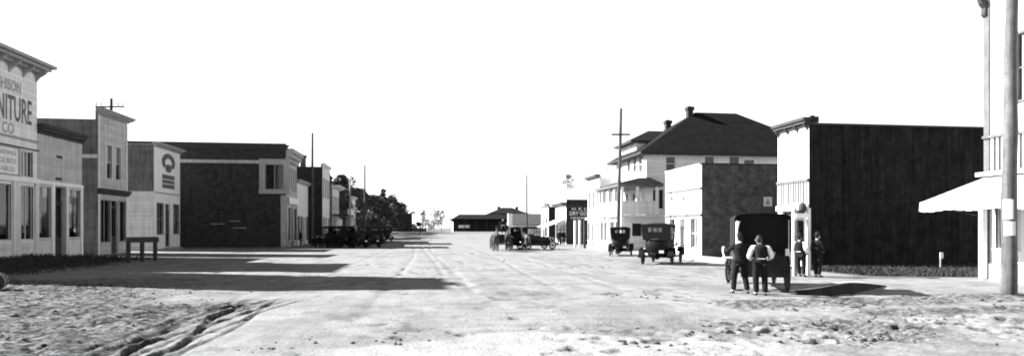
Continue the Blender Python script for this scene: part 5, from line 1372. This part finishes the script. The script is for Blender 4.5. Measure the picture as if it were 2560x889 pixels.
# long faint wheel streaks in the packed dirt
mps = nt.nodes.new('ShaderNodeMapping'); mps.inputs['Scale'].default_value = (2.6, .12, 1); mps.inputs['Rotation'].default_value = (0, 0, .12); nt.links.new(v_, mps.inputs['Vector'])
n4 = _noise(nt, mps.outputs[0], 1.0, 5, .6)
mpt = nt.nodes.new('ShaderNodeMapping'); mpt.inputs['Scale'].default_value = (.1, 2.2, 1); nt.links.new(v_, mpt.inputs['Vector'])
n5 = _noise(nt, mpt.outputs[0], 1.0, 5, .6)
c1 = _math(nt, 'MULTIPLY', _math(nt, 'MULTIPLY', c1, mxm.outputs[0]), _math(nt, 'MULTIPLY', _mapr(nt, n4, .4, .62, .93, 1.03), _mapr(nt, n5, .4, .62, .94, 1.02)))
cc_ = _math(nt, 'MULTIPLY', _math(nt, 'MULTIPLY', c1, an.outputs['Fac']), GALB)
cb = nt.nodes.new('ShaderNodeCombineColor')
for i in range(3): nt.links.new(cc_, cb.inputs[i])
nt.links.new(cb.outputs[0], b.inputs['Base Color']); b.inputs['Roughness'].default_value = .95; b.inputs['Specular IOR Level'].default_value = .1
bp = nt.nodes.new('ShaderNodeBump'); bp.inputs['Strength'].default_value = .8; bp.inputs['Distance'].default_value = .03
nt.links.new(_math(nt, 'ADD', _math(nt, 'ADD', n2, _math(nt, 'MULTIPLY', n1, 1.5)), _math(nt, 'MULTIPLY', _math(nt, 'MULTIPLY', n3, am_.outputs['Fac']), 5.0)), bp.inputs['Height']); nt.links.new(bp.outputs[0], b.inputs['Normal'])
me.materials.append(m)
g = bpy.data.objects.new('ground', me); COL.objects.link(g); g['kind'] = 'structure'
def hat_(x, y):
    j = min(max(np.searchsorted(ys, y), 1), nyg - 1); i = min(max(np.searchsorted(xs, x), 1), nxg - 1)
    return float(hgt[j, i])
# built-up curved edge of the corner walk: boarded face, earth top sloping back to the ground
fr = [(1975, 733, .08), (2030, 738, .18), (2080, 738, .27), (2130, 733, .3), (2175, 724, .2), (2213, 716, .05)]; bk = [(1985, 707), (2030, 704), (2070, 702), (2110, 700), (2150, 699), (2196, 706)]
fp = [gp(u, v) + (h_,) for u, v, h_ in fr]; bp_ = [gp(u, v) for u, v in bk]
mb = MB()
for i in range(5):
    mb.quad((fp[i][0], fp[i][1], -.1), (fp[i+1][0], fp[i+1][1], -.1), fp[i+1], fp[i])
    a_, b_ = fp[i], fp[i+1]; mb.quad(a_, b_, (b_[0], b_[1] + .07, b_[2]), (a_[0], a_[1] + .07, a_[2]))
o = mb.build('kerb', M['dark_boards']); o['kind'] = 'structure'
mb = MB()
for i in range(5):
    a_, b_ = fp[i], fp[i+1]; mb.quad((a_[0], a_[1] + .07, a_[2] - .004), (b_[0], b_[1] + .07, b_[2] - .004), bp_[i+1] + (-.03,), bp_[i] + (-.03,))
mb.quad(fp[5], bp_[5] + (-.03,), (bp_[5][0], bp_[5][1], -.1), (fp[5][0], fp[5][1], -.1))
o = mb.build('walk_edge', M['walk']); o['kind'] = 'structure'
# sidewalk by the right-hand shops
mb = MB(); mb.prism([(15.9, 29.4), (17.88, 29.4), (17.88, 47.6), (15.9, 47.6)], 'z', -.1, .13); o = mb.build('sidewalk', M['walk']); o['kind'] = 'structure'

def blades(name, n, region, hgt_rng, m, w=.03, kind='stuff'):
    P = []
    while len(P) < n:
        x, y, k = region(); P.append((x, y, k))
    P = np.array(P); n = len(P); zz = np.array([hat_(p[0], p[1]) for p in P])
    t = rng.uniform(0, 2 * PI, n); h_ = rng.uniform(*hgt_rng, n) * P[:, 2]; ln = rng.normal(0, .35, (n, 2)) * h_[:, None]
    dx, dy = np.cos(t) * w * .5, np.sin(t) * w * .5
    A_ = np.stack([P[:, 0] - dx, P[:, 1] - dy, zz - .02], 1); B2 = np.stack([P[:, 0] + dx, P[:, 1] + dy, zz - .02], 1)
    C_ = np.stack([P[:, 0] + dx * .7 + ln[:, 0] * .4, P[:, 1] + dy * .7 + ln[:, 1] * .4, zz + h_ * .6], 1); D_ = np.stack([P[:, 0] + ln[:, 0], P[:, 1] + ln[:, 1], zz + h_], 1)
    V_ = np.stack([A_, B2, C_, D_], 1).reshape(-1, 3)
    me = bpy.data.meshes.new(name); me.from_pydata(V_.tolist(), [], np.arange(4 * n).reshape(n, 4).tolist()); me.materials.append(M[m])
    o = bpy.data.objects.new(name, me); COL.objects.link(o); o['kind'] = kind; return o
def regA():
    while True:
        x, y = rng.uniform(-22.9, -15.5), rng.uniform(25, 42)
        q = float(fbm(np.array([x]), np.array([y]), .8, 3, 111)[0]) + .15 * (x < -17)
        f_ = min(1, (-15.5 - x) / 4) * min(1, (y - 25) / 4)
        if q > .42 and rng.uniform() < f_: return x, y, (.35 + q) * (.4 + .8 * f_)
blades('weeds', 9000, regA, (.08, .4), 'weed', .05)
def regB():
    while True:
        x, y = rng.uniform(16.8, 31), rng.uniform(20, 28.7)
        e = float(fbm(np.array([x]), np.array([y]), .5, 3, 5)[0]) * 3 - 1.5
        if x + e * .3 > 17.3 and y + e * .12 + .27 * (x - 16.7) > 23.5 and y > 21.8: return x, y, 1
blades('grass', 20000, regB, (.06, .2), 'dry_grass', .04)
# clods of mud
cl = MB(); 
def clodat(x, y, s):
    z = hat_(x, y); n, m_ = 7, 5
    k = rng.uniform(.7, 1.3, 3)
    vs = []
    for i in range(m_ + 1):
        p = PI * i / m_
        for q in range(n):
            t = 2 * PI * q / n; w_ = s * rng.uniform(.75, 1.2)
            vs.append((x + w_ * k[0] * math.sin(p) * math.cos(t), y + w_ * k[1] * math.sin(p) * math.sin(t), z + w_ * .6 * k[2] * math.cos(p) + s * .15))
    cl.add(vs, [(i * n + q, i * n + (q + 1) % n, (i + 1) * n + (q + 1) % n, (i + 1) * n + q) for i in range(m_) for q in range(n)])
for u, v, w, n, s in ((1640, 733, 40, 7, .05), (1030, 828, 60, 9, .03), (960, 850, 110, 22, .035), (1610, 860, 90, 26, .05), (1860, 830, 130, 30, .045), (2150, 850, 150, 34, .05), (2080, 765, 180, 60, .045),
                      (2300, 795, 140, 34, .04), (2480, 765, 80, 20, .05), (1180, 634, 8, 2, .07), (1256, 651, 14, 4, .07), (1745, 652, 60, 14, .09), (780, 850, 60, 10, .03), (1850, 710, 50, 9, .04), (660, 868, 80, 12, .035), (1545, 738, 60, 10, .035)):
    for k in range(int(n * .6)):
        x, y = gp(u + rng.normal() * w * .5, min(v + rng.normal() * (6 if v > 700 else 1.0), 888)); clodat(x, y, s * rng.uniform(.4, 1.3))
for k in range(260):
    x, y = rng.uniform(-17, -5), rng.uniform(9, 25)
    clodat(x, y, rng.uniform(.015, .05))
for k in range(60):
    x, y = rng.uniform(2, 12), rng.uniform(9, 12.4)
    clodat(x, y, rng.uniform(.015, .045))
o = cl.build('mud_clods', M['clod'], None, True); o['kind'] = 'stuff'
SKY_DUST, SKY_STR, SUN_STR, EXPO, SKY_BAND = .4, .05, 5.0, 2.15, 4.0
# ================================================================ LIGHT, SKY, CAMERA
SUN_AZ = math.radians(-69.5)      # sun stands to the left and slightly ahead (clockwise from +y)
SUN_EL = math.radians(31.0)
w = bpy.data.worlds.new('World'); SC.world = w; w.use_nodes = True; nt = w.node_tree
bg = nt.nodes['Background']
sky = nt.nodes.new('ShaderNodeTexSky'); sky.sky_type = 'NISHITA'; sky.sun_disc = False
sky.sun_elevation = SUN_EL; sky.sun_rotation = SUN_AZ; sky.air_density = .4; sky.dust_density = SKY_DUST; sky.ozone_density = 1.0
bw = nt.nodes.new('ShaderNodeRGBToBW'); nt.links.new(sky.outputs[0], bw.inputs[0]); 
# bright band added low in the sky where it shows, dome above kept dark
tcw = nt.nodes.new('ShaderNodeTexCoord'); sp_ = nt.nodes.new('ShaderNodeSeparateXYZ'); nt.links.new(tcw.outputs['Generated'], sp_.inputs[0])
band_ = nt.nodes.new('ShaderNodeMapRange'); band_.interpolation_type = 'SMOOTHSTEP'
for i_, k_ in enumerate((.345, .42, SKY_BAND, 0.0)): band_.inputs[i_ + 1].default_value = k_
nt.links.new(sp_.outputs[2], band_.inputs[0])
nt.links.new(_math(nt, 'ADD', bw.outputs[0], band_.outputs[0]), bg.inputs[0])
bg.inputs[1].default_value = SKY_STR
sl_ = bpy.data.lights.new('sun', 'SUN'); sl_.energy = SUN_STR; sl_.angle = math.radians(.5); sl_.color = (1, 1, 1)
so_ = bpy.data.objects.new('sun', sl_); COL.objects.link(so_)
sd = Vector((math.sin(SUN_AZ) * math.cos(SUN_EL), math.cos(SUN_AZ) * math.cos(SUN_EL), math.sin(SUN_EL)))
so_.rotation_euler = sd.to_track_quat('Z', 'Y').to_euler(); so_.location = sd * 200
cam = bpy.data.cameras.new('camera'); co_ = bpy.data.objects.new('camera', cam); COL.objects.link(co_)
co_.location = (0, 0, EYE); co_.rotation_euler = (PI / 2, 0, -TH)
cam.sensor_width = 36; cam.lens = 36 * FP / 2560; cam.shift_y = (VH - 444.5) / 2560; cam.clip_end = 6000; cam.clip_start = .05
SC.camera = co_
SC.view_settings.view_transform = 'Standard'; SC.view_settings.look = 'None'; SC.view_settings.gamma = 1; SC.view_settings.exposure = EXPO
SC.view_settings.use_curve_mapping = False
SC.cycles.max_bounces = 6; SC.cycles.diffuse_bounces = 3; SC.cycles.transparent_max_bounces = 12; SC.cycles.use_denoising = True
SC.cycles.pixel_filter_type = 'BLACKMAN_HARRIS'; SC.cycles.filter_width = 1.9
